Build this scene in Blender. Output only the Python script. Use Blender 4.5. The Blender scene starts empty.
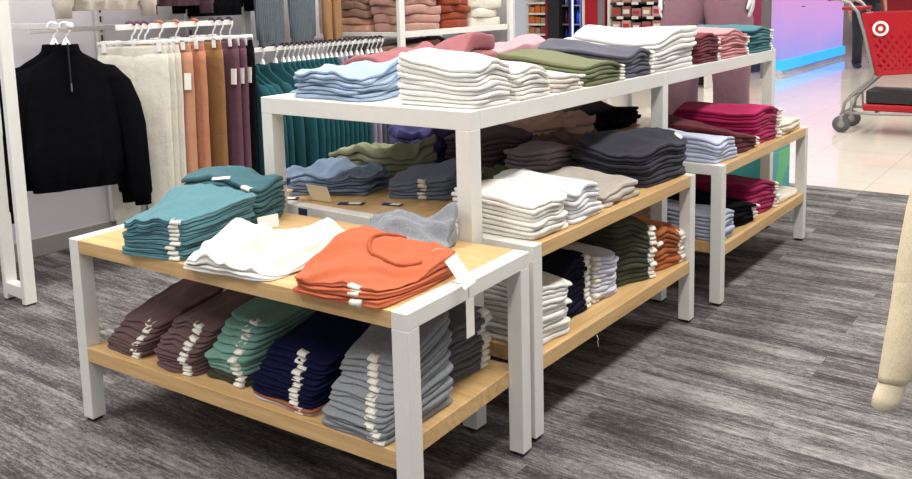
import bpy, math, random
import numpy as np
from mathutils import Vector, Matrix

# ------------------------------------------------------------------ camera, world, lights, exposure
C = bpy.context.scene.collection
SC = bpy.context.scene
YAW, PITCH, ROLL = .6453, .1401, -.0255
CAM = Vector((-1.4825, -1.2728, 1.3318))
fw = Vector((math.cos(YAW)*math.cos(PITCH), math.sin(YAW)*math.cos(PITCH), -math.sin(PITCH)))
rt = Vector((math.sin(YAW), -math.cos(YAW), 0)); up = rt.cross(fw)
r2 = rt*math.cos(ROLL)+up*math.sin(ROLL); u2 = -rt*math.sin(ROLL)+up*math.cos(ROLL)
cd = bpy.data.cameras.new('camera'); cam = bpy.data.objects.new('camera', cd); C.objects.link(cam)
m = Matrix((r2, u2, -fw)).transposed().to_4x4(); m.translation = CAM
cam.matrix_world = m
cd.sensor_width = 36; cd.lens = 882.1/912*36
cd.shift_y = -(239.5-119.2)/912
cd.clip_start = .05; cd.clip_end = 200
SC.camera = cam
SC.view_settings.view_transform = 'Standard'; SC.view_settings.look = 'None'
SC.view_settings.gamma = 1; SC.view_settings.use_curve_mapping = False
SC.view_settings.exposure = 0.0
w = bpy.data.worlds.new('world'); SC.world = w; w.use_nodes = True
w.node_tree.nodes['Background'].inputs[0].default_value = (.93, .95, 1, 1)
w.node_tree.nodes['Background'].inputs[1].default_value = .5
CEIL = 4.0
LIGHTS = [(-2.2, -1.2), (-2.2, 2.0), (.6, -1.2), (.6, 1.5), (3.4, -1.2), (3.4, 1.5), (6.6, -1.2), (6.6, 2.0), (10.5, 0.4), (14.5, .4), (10, 4)]
LPOW = 76
for (x, y) in LIGHTS:
    l = bpy.data.lights.new('ceiling_lamp', 'AREA'); l.shape = 'RECTANGLE'; l.size = 2.2; l.size_y = .5
    l.energy = LPOW; l.color = (1, .975, .94)
    o = bpy.data.objects.new('ceiling_lamp', l); C.objects.link(o); o.location = (x, y, CEIL-.09)

RND = random.Random(7)

# ------------------------------------------------------------------ materials
def lin(c):
    c = [v/255 for v in c]
    return tuple((v/12.92 if v <= .04045 else ((v+.055)/1.055)**2.4) for v in c)+(1,)
MATS = {}
def newmat(name):
    mt = bpy.data.materials.new(name); mt.use_nodes = True
    nt = mt.node_tree; b = nt.nodes['Principled BSDF']
    return mt, nt, b
def node(nt, t, **kw):
    n = nt.nodes.new(t)
    for k, v in kw.items(): setattr(n, k, v)
    return n
def noise(nt, scale, detail=3, vec=None, rough=.5):
    n = node(nt, 'ShaderNodeTexNoise'); n.inputs['Scale'].default_value = scale; n.inputs['Detail'].default_value = detail
    n.inputs['Roughness'].default_value = rough
    if vec is not None: nt.links.new(vec, n.inputs['Vector'])
    return n
def ramp(nt, fac, stops):
    r = node(nt, 'ShaderNodeValToRGB'); e = r.color_ramp.elements
    while len(e) < len(stops): e.new(.5)
    for i, (p, c) in enumerate(stops): e[i].position = p; e[i].color = c
    nt.links.new(fac, r.inputs[0]); return r
def bump(nt, b, h, strength, dist=.01):
    bp = node(nt, 'ShaderNodeBump'); bp.inputs['Strength'].default_value = strength; bp.inputs['Distance'].default_value = dist
    nt.links.new(h, bp.inputs['Height']); nt.links.new(bp.outputs[0], b.inputs['Normal'])
def plain(name, rgb, rough=.5, metal=0, spec=.5):
    if name in MATS: return MATS[name]
    mt, nt, b = newmat(name); b.inputs['Base Color'].default_value = lin(rgb)
    b.inputs['Roughness'].default_value = rough; b.inputs['Metallic'].default_value = metal
    b.inputs['Specular IOR Level'].default_value = spec
    tc = node(nt, 'ShaderNodeTexCoord'); n = noise(nt, 60, 2, tc.outputs['Object'])
    bump(nt, b, n.outputs[0], .04, .002)
    MATS[name] = mt; return mt
def fabric(rgb, heather=0, stripe=0):
    name = 'fabric_%d_%d_%d_%d_%d' % (*rgb, heather*10, stripe*10)
    if name in MATS: return MATS[name]
    mt, nt, b = newmat(name)
    tc = node(nt, 'ShaderNodeTexCoord'); oi = node(nt, 'ShaderNodeObjectInfo')
    g_ = .3*rgb[0]+.59*rgb[1]+.11*rgb[2]; c = lin(tuple(v+(g_-v)*.14 for v in rgb))
    n1 = noise(nt, 420 if heather else 300, 4, tc.outputs['Object'], .7)
    lo = tuple(v*(1-.38*heather-.08) for v in c[:3])+(1,); hi = tuple(min(1, v*(1+.45*heather+.06)) for v in c[:3])+(1,)
    rp = ramp(nt, n1.outputs[0], [(.35, lo), (.65, hi)])
    out = rp.outputs[0]
    if stripe:
        wv = node(nt, 'ShaderNodeTexWave'); wv.bands_direction = 'X'; wv.inputs['Scale'].default_value = 28
        wv.inputs['Distortion'].default_value = .6
        nt.links.new(tc.outputs['Object'], wv.inputs['Vector'])
        mx = node(nt, 'ShaderNodeMixRGB', blend_type='MULTIPLY'); mx.inputs[0].default_value = .55
        nt.links.new(out, mx.inputs[1]); nt.links.new(wv.outputs[0], mx.inputs[2]); out = mx.outputs[0]
    hs = node(nt, 'ShaderNodeHueSaturation'); mr = node(nt, 'ShaderNodeMapRange')
    mr.inputs[3].default_value = .93; mr.inputs[4].default_value = 1.06
    nt.links.new(oi.outputs['Random'], mr.inputs[0]); nt.links.new(mr.outputs[0], hs.inputs['Value'])
    nt.links.new(out, hs.inputs['Color']); nt.links.new(hs.outputs[0], b.inputs['Base Color'])
    b.inputs['Roughness'].default_value = .93; lum = .3*c[0]+.59*c[1]+.11*c[2]
    b.inputs['Specular IOR Level'].default_value = .15 if lum > .02 else .04
    b.inputs['Sheen Weight'].default_value = .10 if lum > .02 else .0; b.inputs['Sheen Roughness'].default_value = .5
    n2 = noise(nt, 14, 3, tc.outputs['Object']); n3 = noise(nt, 900, 1, tc.outputs['Object'])
    ad = node(nt, 'ShaderNodeMath', operation='MULTIPLY_ADD'); ad.inputs[1].default_value = .12
    nt.links.new(n3.outputs[0], ad.inputs[0]); nt.links.new(n2.outputs[0], ad.inputs[2])
    nr = noise(nt, 6, 3, tc.outputs['Object'], .55); nr.inputs['Distortion'].default_value = .5
    sb = node(nt, 'ShaderNodeMath', operation='SUBTRACT'); sb.inputs[1].default_value = .5; nt.links.new(nr.outputs[0], sb.inputs[0])
    ab = node(nt, 'ShaderNodeMath', operation='ABSOLUTE'); nt.links.new(sb.outputs[0], ab.inputs[0])
    sq = node(nt, 'ShaderNodeMath', operation='POWER'); sq.inputs[1].default_value = .55; nt.links.new(ab.outputs[0], sq.inputs[0])
    a3 = node(nt, 'ShaderNodeMath', operation='MULTIPLY_ADD'); a3.inputs[1].default_value = .5; nt.links.new(sq.outputs[0], a3.inputs[0]); nt.links.new(ad.outputs[0], a3.inputs[2])
    bump(nt, b, a3.outputs[0], .55, .014)
    MATS[name] = mt; return mt
def wood_mat(name, axis, a=(220, 184, 130), bcol=(192, 151, 98)):
    mt, nt, b = newmat(name); tc = node(nt, 'ShaderNodeTexCoord'); mp = node(nt, 'ShaderNodeMapping')
    mp.inputs['Scale'].default_value = (1.6, 26, 26) if axis == 'X' else (26, 1.6, 26)
    nt.links.new(tc.outputs['Object'], mp.inputs[0])
    n = noise(nt, 1.6, 6, mp.outputs[0], .6); n2 = noise(nt, 7, 3, mp.outputs[0], .7)
    ad = node(nt, 'ShaderNodeMath', operation='MULTIPLY_ADD'); ad.inputs[1].default_value = .35
    nt.links.new(n2.outputs[0], ad.inputs[0]); nt.links.new(n.outputs[0], ad.inputs[2])
    rp = ramp(nt, ad.outputs[0], [(.45, lin(bcol)), (.8, lin(a))])
    nt.links.new(rp.outputs[0], b.inputs['Base Color']); b.inputs['Roughness'].default_value = .38
    bump(nt, b, ad.outputs[0], .08, .003)
    return mt
WOODX = wood_mat('oak_along_x', 'X'); WOODY = wood_mat('oak_along_y', 'Y')
def paint_mat():
    mt, nt, b = newmat('white_powder_coat'); tc = node(nt, 'ShaderNodeTexCoord')
    n = noise(nt, 9, 5, tc.outputs['Object'], .75)
    mp = node(nt, 'ShaderNodeMapping'); mp.inputs['Scale'].default_value = (30, 30, 6); nt.links.new(tc.outputs['Object'], mp.inputs[0])
    n2 = noise(nt, 3, 3, mp.outputs[0], .6)
    rp = ramp(nt, n.outputs[0], [(.3, lin((226, 225, 219))), (.7, lin((233, 232, 227)))])
    sc = ramp(nt, n2.outputs[0], [(.74, (0, 0, 0, 1)), (.78, (.5, .5, .5, 1))])
    mx = node(nt, 'ShaderNodeMixRGB'); nt.links.new(sc.outputs[0], mx.inputs[0]); nt.links.new(rp.outputs[0], mx.inputs[1])
    mx.inputs[2].default_value = lin((160, 158, 152))
    nt.links.new(mx.outputs[0], b.inputs['Base Color']); b.inputs['Roughness'].default_value = .42
    return mt
WHITE = paint_mat()
def carpet_mat():
    mt, nt, b = newmat('carpet_planks'); tc = node(nt, 'ShaderNodeTexCoord')
    # plank cells .25 m (x) by 1 m (y), every second column shifted
    br = node(nt, 'ShaderNodeTexBrick'); br.offset = .5
    br.inputs['Color1'].default_value = (0, 0, 0, 1); br.inputs['Color2'].default_value = (1, 1, 1, 1)
    br.inputs['Scale'].default_value = 1; br.inputs['Mortar Size'].default_value = 0
    br.inputs['Brick Width'].default_value = 1.0; br.inputs['Row Height'].default_value = .25
    sw = node(nt, 'ShaderNodeSeparateXYZ'); cb = node(nt, 'ShaderNodeCombineXYZ')
    nt.links.new(tc.outputs['Object'], sw.inputs[0]); nt.links.new(sw.outputs[1], cb.inputs[0]); nt.links.new(sw.outputs[0], cb.inputs[1])
    nt.links.new(cb.outputs[0], br.inputs['Vector'])
    of = node(nt, 'ShaderNodeVectorMath', operation='SCALE'); of.inputs['Scale'].default_value = 13.7
    nt.links.new(br.outputs['Color'], of.inputs[0])
    adv = node(nt, 'ShaderNodeVectorMath', operation='ADD'); nt.links.new(tc.outputs['Object'], adv.inputs[0]); nt.links.new(of.outputs[0], adv.inputs[1])
    def streak(sx, sy, scale, detail, rough):
        mp = node(nt, 'ShaderNodeMapping'); mp.inputs['Scale'].default_value = (sx, sy, 1)
        nt.links.new(adv.outputs[0], mp.inputs[0]); return noise(nt, scale, detail, mp.outputs[0], rough)
    a = streak(10, 1.5, 1.0, 5, .62); d = streak(85, 4.2, 1.0, 4, .72); e = noise(nt, 210, 2, tc.outputs['Object'], .85); g = streak(150, 40, 1.0, 2, .7)
    def mad(x, k, add):
        q = node(nt, 'ShaderNodeMath', operation='MULTIPLY_ADD'); q.inputs[1].default_value = k; nt.links.new(x, q.inputs[0])
        if hasattr(add, 'links'): nt.links.new(add, q.inputs[2])
        else: q.inputs[2].default_value = add
        return q.outputs[0]
    tot = mad(a.outputs[0], 1.35, mad(d.outputs[0], .95, mad(e.outputs[0], .75, mad(g.outputs[0], .8, -1.925))))
    # plank to plank tone
    tot = mad(br.outputs['Color'], .05, tot)
    rp = ramp(nt, tot, [(.0, lin((50, 48, 49))), (.36, lin((84, 80, 80))), (.85, lin((158, 154, 151)))])
    mr = node(nt, 'ShaderNodeMapRange'); mr.inputs[1].default_value = -.42; mr.inputs[2].default_value = .55
    nt.links.new(tot, mr.inputs[0]); nt.links.new(mr.outputs[0], rp.inputs[0])
    nt.links.new(rp.outputs[0], b.inputs['Base Color']); b.inputs['Roughness'].default_value = .95; b.inputs['Specular IOR Level'].default_value = .1
    bump(nt, b, e.outputs[0], .6, .004)
    return mt
def tile_mat():
    mt, nt, b = newmat('polished_tile'); tc = node(nt, 'ShaderNodeTexCoord')
    br = node(nt, 'ShaderNodeTexBrick'); br.offset = 0
    br.inputs['Scale'].default_value = 1; br.inputs['Brick Width'].default_value = .61; br.inputs['Row Height'].default_value = .61
    br.inputs['Mortar Size'].default_value = .0025; br.inputs['Mortar'].default_value = lin((190, 182, 170))
    br.inputs['Color1'].default_value = lin((224, 217, 204)); br.inputs['Color2'].default_value = lin((218, 211, 198))
    nt.links.new(tc.outputs['Object'], br.inputs['Vector'])
    n = noise(nt, 3, 5, tc.outputs['Object'], .6)
    mx = node(nt, 'ShaderNodeMixRGB', blend_type='OVERLAY'); mx.inputs[0].default_value = .12
    nt.links.new(br.outputs[0], mx.inputs[1]); nt.links.new(n.outputs[0], mx.inputs[2])
    nt.links.new(mx.outputs[0], b.inputs['Base Color']); b.inputs['Roughness'].default_value = .07
    b.inputs['Specular IOR Level'].default_value = .6
    n2 = noise(nt, 1.5, 2, tc.outputs['Object']); bump(nt, b, n2.outputs[0], .05, .01)
    return mt
def emis(name, rgb, s):
    mt, nt, b = newmat(name); b.inputs['Base Color'].default_value = lin(rgb)
    b.inputs['Emission Color'].default_value = lin(rgb); b.inputs['Emission Strength'].default_value = s
    return mt

# ------------------------------------------------------------------ mesh helpers
class MB:
    def __init__(s): s.v = []; s.f = []; s.n = 0
    def add(s, V, F):
        V = np.asarray(V, float).reshape(-1, 3); s.v.append(V); s.f += [tuple(i+s.n for i in f) for f in F]; s.n += len(V); return s
    def box(s, x0, x1, y0, y1, z0, z1, b=0):
        if b <= 0:
            V = [(x, y, z) for z in (z0, z1) for y in (y0, y1) for x in (x0, x1)]
            return s.add(V, [(0, 2, 3, 1), (4, 5, 7, 6), (0, 1, 5, 4), (1, 3, 7, 5), (3, 2, 6, 7), (2, 0, 4, 6)])
        # bevelled box: three rectangles of quads, chamfers and corner triangles
        xs, ys, zs = (x0, x1), (y0, y1), (z0, z1); V = []; idx = {}
        sg = (1, -1)
        for i in (0, 1):
            for j in (0, 1):
                for k in (0, 1):
                    X, Y, Z = xs[i], ys[j], zs[k]; dx, dy, dz = sg[i]*b, sg[j]*b, sg[k]*b
                    for a, p in enumerate(((X, Y+dy, Z+dz), (X+dx, Y, Z+dz), (X+dx, Y+dy, Z))):
                        idx[i, j, k, a] = len(V); V.append(p)
        g = lambda i, j, k, a: idx[i, j, k, a]; F = []
        for i in (0, 1):
            q = [g(i, 0, 0, 0), g(i, 0, 1, 0), g(i, 1, 1, 0), g(i, 1, 0, 0)]; F.append(q if i == 0 else q[::-1])
        for j in (0, 1):
            q = [g(0, j, 0, 1), g(1, j, 0, 1), g(1, j, 1, 1), g(0, j, 1, 1)]; F.append(q if j == 0 else q[::-1])
        for k in (0, 1):
            q = [g(0, 0, k, 2), g(0, 1, k, 2), g(1, 1, k, 2), g(1, 0, k, 2)]; F.append(q if k == 0 else q[::-1])
        for i in (0, 1):
            for j in (0, 1):
                q = [g(i, j, 0, 0), g(i, j, 1, 0), g(i, j, 1, 1), g(i, j, 0, 1)]; F.append(q[::-1] if (i+j) % 2 == 0 else q)
        for i in (0, 1):
            for k in (0, 1):
                q = [g(i, 0, k, 0), g(i, 1, k, 0), g(i, 1, k, 2), g(i, 0, k, 2)]; F.append(q if (i+k) % 2 == 0 else q[::-1])
        for j in (0, 1):
            for k in (0, 1):
                q = [g(0, j, k, 1), g(1, j, k, 1), g(1, j, k, 2), g(0, j, k, 2)]; F.append(q[::-1] if (j+k) % 2 == 0 else q)
        for i in (0, 1):
            for j in (0, 1):
                for k in (0, 1):
                    q = [g(i, j, k, 0), g(i, j, k, 1), g(i, j, k, 2)]; F.append(q if (i+j+k) % 2 == 1 else q[::-1])
        return s.add(V, F)
    def loft(s, rings, cap=True, closed=True):
        R = len(rings); n = len(rings[0]); V = np.concatenate([np.asarray(r, float) for r in rings]); F = []
        for i in range(R-1):
            for j in range(n if closed else n-1):
                k = (j+1) % n; F.append((i*n+j, i*n+k, (i+1)*n+k, (i+1)*n+j))
        if cap: F.append(tuple(range(n))[::-1]); F.append(tuple((R-1)*n+j for j in range(n)))
        return s.add(V, F)
    def tube(s, pts, r, n=8, cap=True):
        pts = [Vector(p) for p in pts]; rings = []; prev = None
        for i, p in enumerate(pts):
            t = (pts[min(i+1, len(pts)-1)]-pts[max(i-1, 0)]).normalized()
            a = prev if prev is not None else (Vector((0, 0, 1)) if abs(t.z) < .9 else Vector((1, 0, 0)))
            x = (a-t*a.dot(t)).normalized(); y = t.cross(x); prev = x
            rr = r[i] if isinstance(r, (list, tuple)) else r
            rings.append([p+x*(rr*math.cos(2*math.pi*k/n))+y*(rr*math.sin(2*math.pi*k/n)) for k in range(n)])
        return s.loft(rings, cap)
    def cyl(s, c, axis, r, h, n=20):
        a = Vector(axis).normalized()*h/2; c = Vector(c); return s.tube([c-a, c+a], r, n)
    def build(s, name, mat, parent=None, smooth=False, fix=True):
        me = bpy.data.meshes.new(name); V = np.concatenate(s.v) if s.v else np.zeros((0, 3))
        me.from_pydata(V.tolist(), [], s.f)
        if smooth: me.polygons.foreach_set('use_smooth', [True]*len(me.polygons))
        me.materials.append(mat); me.update()
        o = bpy.data.objects.new(name, me); C.objects.link(o)
        if parent is not None: o.parent = parent
        return o
def tag(o, label=None, cat=None, group=None, kind=None):
    if label: o['label'] = label
    if cat: o['category'] = cat
    if group: o['group'] = group
    if kind: o['kind'] = kind
    return o
def empty(name, loc, rz=0):
    o = bpy.data.objects.new(name, None); C.objects.link(o); o.location = loc; o.rotation_euler = (0, 0, rz); o.empty_display_size = .1; return o
def struct(o): o['kind'] = 'structure'; return o
def copy_tree(o, parent=None):
    c = o.copy(); C.objects.link(c)
    if parent: c.parent = parent
    for ch in list(o.children): copy_tree(ch, c)
    return c
ORD = ['topmost', 'second', 'third', 'fourth', 'fifth', 'sixth', 'seventh', 'eighth', 'ninth', 'tenth', 'eleventh', 'twelfth', 'thirteenth', 'fourteenth', 'fifteenth', 'sixteenth', 'seventeenth', 'eighteenth', 'nineteenth', 'twentieth', 'twenty-first', 'twenty-second', 'twenty-third', 'twenty-fourth']

# ------------------------------------------------------------------ the setting
struct(MB().box(-6, 4.60, -6, 3.34, -.02, 0).build('floor', carpet_mat()))
TILE = tile_mat()
struct(MB().box(4.60, 30, -8, 12, -.02, -.002).build('floor', TILE))
struct(MB().box(-6, 4.60, 3.34, 12, -.02, -.002).build('floor', TILE))
struct(MB().box(-6, 30, -8, 12, CEIL, CEIL+.05).build('ceiling', plain('ceiling_white', (225, 225, 222), .9)))
WALLM = plain('wall_lilac_grey', (220, 216, 222), .85)
struct(MB().box(-6, 4.95, 3.30, 3.38, 0, 2.6).build('wall_left', WALLM))
struct(MB().box(-6, 4.9, 3.285, 3.30, 0, .10, .003).build('baseboard_left', plain('baseboard_grey', (170, 166, 162), .6)))
struct(MB().box(22, 22.1, -8, 12, 0, CEIL).build('wall_back', plain('far_wall', (215, 205, 203), .8)))
for (x, y) in LIGHTS:
    f = MB().box(-1.2, 1.2, -.32, .32, -.06, 0, .004).build('ceiling_light', WHITE)
    f.location = (x, y, CEIL); tag(f, 'long white ceiling light fixture above the shop floor', 'light', 'ceiling lights')
    MB().box(-1.1, 1.1, -.25, .25, -.066, -.06).build('diffuser', emis('lamp_diffuser', (255, 248, 235), 2.0), f)

# ------------------------------------------------------------------ display tables
P = .0476
def low_table(x0, y0, lx, ly, along, rot, label, zs, h=.605, tt=.0434, ts=.046):
    """frames stand at both ends of the long axis; oak boards span between them, flush with the long sides"""
    root = empty('low_display_table', (x0, y0, 0), rot); tag(root, label, 'table', None)
    sw = (lambda a0, a1, b0, b1: (a0, a1, b0, b1)) if along == 'X' else (lambda a0, a1, b0, b1: (b0, b1, a0, a1))
    L, W = (lx, ly) if along == 'X' else (ly, lx); wm = WOODX if along == 'X' else WOODY
    for a in (0, L-P):
        for b in (0, W-P): 
            g = MB().box(*sw(a, a+P, b, b+P), .012, h-tt, .0015).build('leg', WHITE, root)
            MB().box(*sw(a+.008, a+P-.008, b+.008, b+P-.008), 0, .012).build('foot_pad', plain('dark_plastic', (40, 40, 40), .5), g)
        MB().box(*sw(a, a+P, 0, W), h-tt, h, .0015).build('frame_rail', WHITE, root)
    MB().box(*sw(P, L-P, 0, W), h-tt+.001, h, .001).build('tabletop', wm, root)
    MB().box(*sw(P-.004, L-P+.004, .001, W-.001), zs-ts, zs, .001).build('lower_shelf', wm, root)
    return root
AA = .049
low_table(0, 0, .575, 1.332, 'Y', AA, 'white framed low oak table standing nearest, orange shirt on its corner', .2545)
ZC = .2594
low_table(.6223, .0438, 1.2014, .632, 'X', -.0078, 'low oak table between tall white posts, cream and charcoal piles on top', ZC)
low_table(.6223, .680, 1.2014, .632, 'X', 0, 'low oak table under tall frame carrying denim, olive and purple heaps', ZC)
low_table(2.0252, .0006, 1.2259, .632, 'X', -.0068, 'far low oak table with magenta and lavender shirt piles', ZC)
low_table(2.0252, .660, 1.2259, .632, 'X', 0, 'low oak table behind the magenta piles, black garments on top', ZC)
# tall riser straddling the low tables
TX0, TX1, TX2, TY0, TY1, HT, BT, TP = .5687, 1.9314, 3.424, .222, 1.129, .9935, .0565, .0535
tall = empty('tall_display_table', (TX0, TY0, 0)); tag(tall, 'tall white steel display table bridging the low oak tables', 'table')
for x in (TX0, TX1, TX2-TP):
    for y in (TY0, TY1-TP):
        xx, yy = x-TX0, y-TY0
        g = MB().box(xx, xx+TP, yy, yy+TP, .012, HT-BT, .0015).build('leg', WHITE, tall)
        MB().box(xx+.01, xx+TP-.01, yy+.01, yy+TP-.01, 0, .012).build('foot_pad', plain('dark_plastic', (40, 40, 40), .5), g)
    MB().box(x-TX0, x-TX0+TP, 0, TY1-TY0, HT-BT, HT, .0015).build('frame_rail', WHITE, tall)
for (a, b) in ((TX0+TP, TX1), (TX1+TP, TX2-TP)):
    for y in (TY0, TY1-TP):
        MB().box(a-TX0+.0008, b-TX0-.0008, y-TY0, y-TY0+TP, HT-BT, HT, .0015).build('frame_rail', WHITE, tall)
    MB().box(a-TX0, b-TX0, TP, TY1-TY0-TP, HT-.022, HT-.001).build('top_panel', WHITE, tall)

# ------------------------------------------------------------------ folded garments
LABELM = plain('size_label_white', (238, 234, 222), .7)
TAGM = plain('hang_tag_card', (240, 238, 230), .6); KRAFT = plain('kraft_tag', (226, 211, 180), .7); NAVYTAG = plain('navy_tag', (38, 44, 78), .6)
STRM = plain('tag_string', (225, 222, 212), .8)
class Field:
    """smooth wrinkle field over a pile; shared by neighbours so layers nest"""
    def __init__(s, seed, n=7, kmin=1.5, kmax=7):
        r = random.Random(seed); s.t = [(r.uniform(kmin, kmax)*r.choice((-1, 1)), r.uniform(kmin, kmax)*r.choice((-1, 1)), r.uniform(0, 6.28), r.uniform(.4, 1)) for _ in range(n)]
    def __call__(s, u, v):
        a = 0
        for kx, ky, ph, am in s.t: a = a+am*np.sin(kx*u+ky*v+ph)
        return a/len(s.t)**.5
class Folds:
    def __init__(s, seed, n=5, kmin=5, kmax=13):
        r = random.Random(seed); s.t = []
        for _ in range(n):
            an = r.gauss(.35, .55)+(math.pi/2 if r.random() < .35 else 0); k = r.uniform(kmin, kmax); s.t.append((k*math.cos(an), k*math.sin(an), r.uniform(0, 6.28), r.uniform(.5, 1), r.uniform(1, 3), r.uniform(1, 3)))
    def __call__(s, u, v):
        a = 0
        for kx, ky, ph, am, wu, wv in s.t:
            q = kx*u+ky*v+ph+.9*np.sin(wu*u+ph)+.9*np.sin(wv*v+2*ph); a = a+am*((1-np.abs(np.sin(q)))**1.6-.35)
        return a/len(s.t)**.5
def slab(corner, zb, zt, seed, nx=22, ny=18, layers=2, edge=.006, rnd=.05):
    r = random.Random(seed); layers = max(1, layers); mr_ = 4*layers+3
    U, V = np.meshgrid(np.linspace(0, 1, nx+1), np.linspace(0, 1, ny+1), indexing='ij')
    a, b = 2*U-1, 2*V-1
    u = .5+.5*a*(1-rnd*b**6); v = .5+.5*b*(1-rnd*a**6)
    ph = [r.uniform(0, 6.28) for _ in range(8)]
    u = u+edge*3*(np.sin(5*v+ph[0])+.6*np.sin(11*v+ph[1]))*(a) ; v = v+edge*3*(np.sin(5*u+ph[2])+.6*np.sin(12*u+ph[3]))*(b)
    X, Y = corner(u, v); Zt = zt(X, Y); Zb = zb(X, Y)
    # boundary loop
    idx = [(i, 0) for i in range(nx)]+[(nx, j) for j in range(ny)]+[(i, ny) for i in range(nx, 0, -1)]+[(0, j) for j in range(ny, 0, -1)]
    I = np.array([p[0] for p in idx]); J = np.array([p[1] for p in idx])
    bx, by, bt, bb = X[I, J], Y[I, J], Zt[I, J], Zb[I, J]
    tx = np.roll(bx, -1)-np.roll(bx, 1); ty = np.roll(by, -1)-np.roll(by, 1); L = np.hypot(tx, ty)+1e-9
    nxv, nyv = ty/L, -tx/L
    area = np.sum(bx*np.roll(by, -1)-np.roll(bx, -1)*by)
    if area < 0: nxv, nyv = -nxv, -nyv
    n1 = (nx+1)*(ny+1); nb = len(idx)
    verts = [np.stack([X, Y, Zt], -1).reshape(-1, 3)]
    s = np.linspace(0, 1, nb, endpoint=False)
    for k in range(1, mr_):
        phi = math.pi*k/mr_; th = (bt-bb)
        sc = math.sin(phi)**.65 if layers == 1 else .35*math.sin(phi)**.6+.65*abs(math.sin(layers*phi))**.7*(math.sin(phi)**.3)
        jit = 1+.35*np.sin(2*math.pi*3*s+ph[4]+k//(mr_//layers+1)*2.1)
        off = np.minimum(th*.5, .0095)*sc*jit
        qx, qy = bx+nxv*off, by+nyv*off; b2, t2 = zb(qx, qy), zt(qx, qy)
        verts.append(np.stack([qx, qy, b2+(t2-b2)*(.5+.5*math.cos(phi))], -1))
    verts.append(np.stack([X, Y, Zb], -1).reshape(-1, 3))
    Vv = np.concatenate(verts); F = []
    gi = lambda i, j: i*(ny+1)+j
    o2 = n1+nb*(mr_-1)
    ccw = area > 0
    def quad(q): F.append(q if ccw else q[::-1])
    for i in range(nx):
        for j in range(ny):
            quad((gi(i, j), gi(i+1, j), gi(i+1, j+1), gi(i, j+1)))
            quad((o2+gi(i, j), o2+gi(i, j+1), o2+gi(i+1, j+1), o2+gi(i+1, j)))
    loop = [[gi(i, j) for i, j in idx]]+[[n1+(k-1)*nb+q for q in range(nb)] for k in range(1, mr_)]+[[o2+gi(i, j) for i, j in idx]]
    for k in range(len(loop)-1):
        for q in range(nb):
            p = (q+1) % nb; quad((loop[k][q], loop[k+1][q], loop[k+1][p], loop[k][p]))
    return Vv, F
def quadmap(c):
    c = [np.array(p, float) for p in c]
    def f(u, v):
        w = [(1-u)*(1-v), u*(1-v), u*v, (1-u)*v]
        return sum(wi*ci[0] for wi, ci in zip(w, c)), sum(wi*ci[1] for wi, ci in zip(w, c))
    return f
def invmap(c):
    c = [np.array(p, float) for p in c]; f = quadmap(c)
    def g(X, Y):
        u = np.full(np.shape(X), .5); v = np.full(np.shape(X), .5)
        for _ in range(6):
            x, y = f(u, v); ex, ey = X-x, Y-y
            a = (1-v)*(c[1][0]-c[0][0])+v*(c[2][0]-c[3][0]); b = (1-u)*(c[3][0]-c[0][0])+u*(c[2][0]-c[1][0])
            d = (1-v)*(c[1][1]-c[0][1])+v*(c[2][1]-c[3][1]); e = (1-u)*(c[3][1]-c[0][1])+u*(c[2][1]-c[1][1])
            D = a*e-b*d; u = u+(e*ex-b*ey)/D; v = v+(a*ey-d*ex)/D
        return u, v
    return g
def label_roll(pos, outw, tang, th, wd, parent, mat=LABELM, inset=.012, name='size_label'):
    """white size label wrapped over a fold: a solid half-round strip"""
    o3 = Vector((*outw, 0)); t3 = Vector((*tang, 0)); up3 = Vector((0, 0, 1)); r = th/2+.0004; rings = []
    for sgn in (-1, 1):
        ring = [Vector(pos)-o3*inset+up3*r+t3*(sgn*wd/2)]
        for k in range(7):
            ph = math.pi*k/6; ring.append(Vector(pos)+o3*(min(r, .012)*math.sin(ph)*1.1)+up3*(r*math.cos(ph))+t3*(sgn*wd/2))
        ring.append(Vector(pos)-o3*inset-up3*r+t3*(sgn*wd/2)); rings.append(ring)
    return MB().loft(rings).build(name, mat, parent, True)
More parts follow.
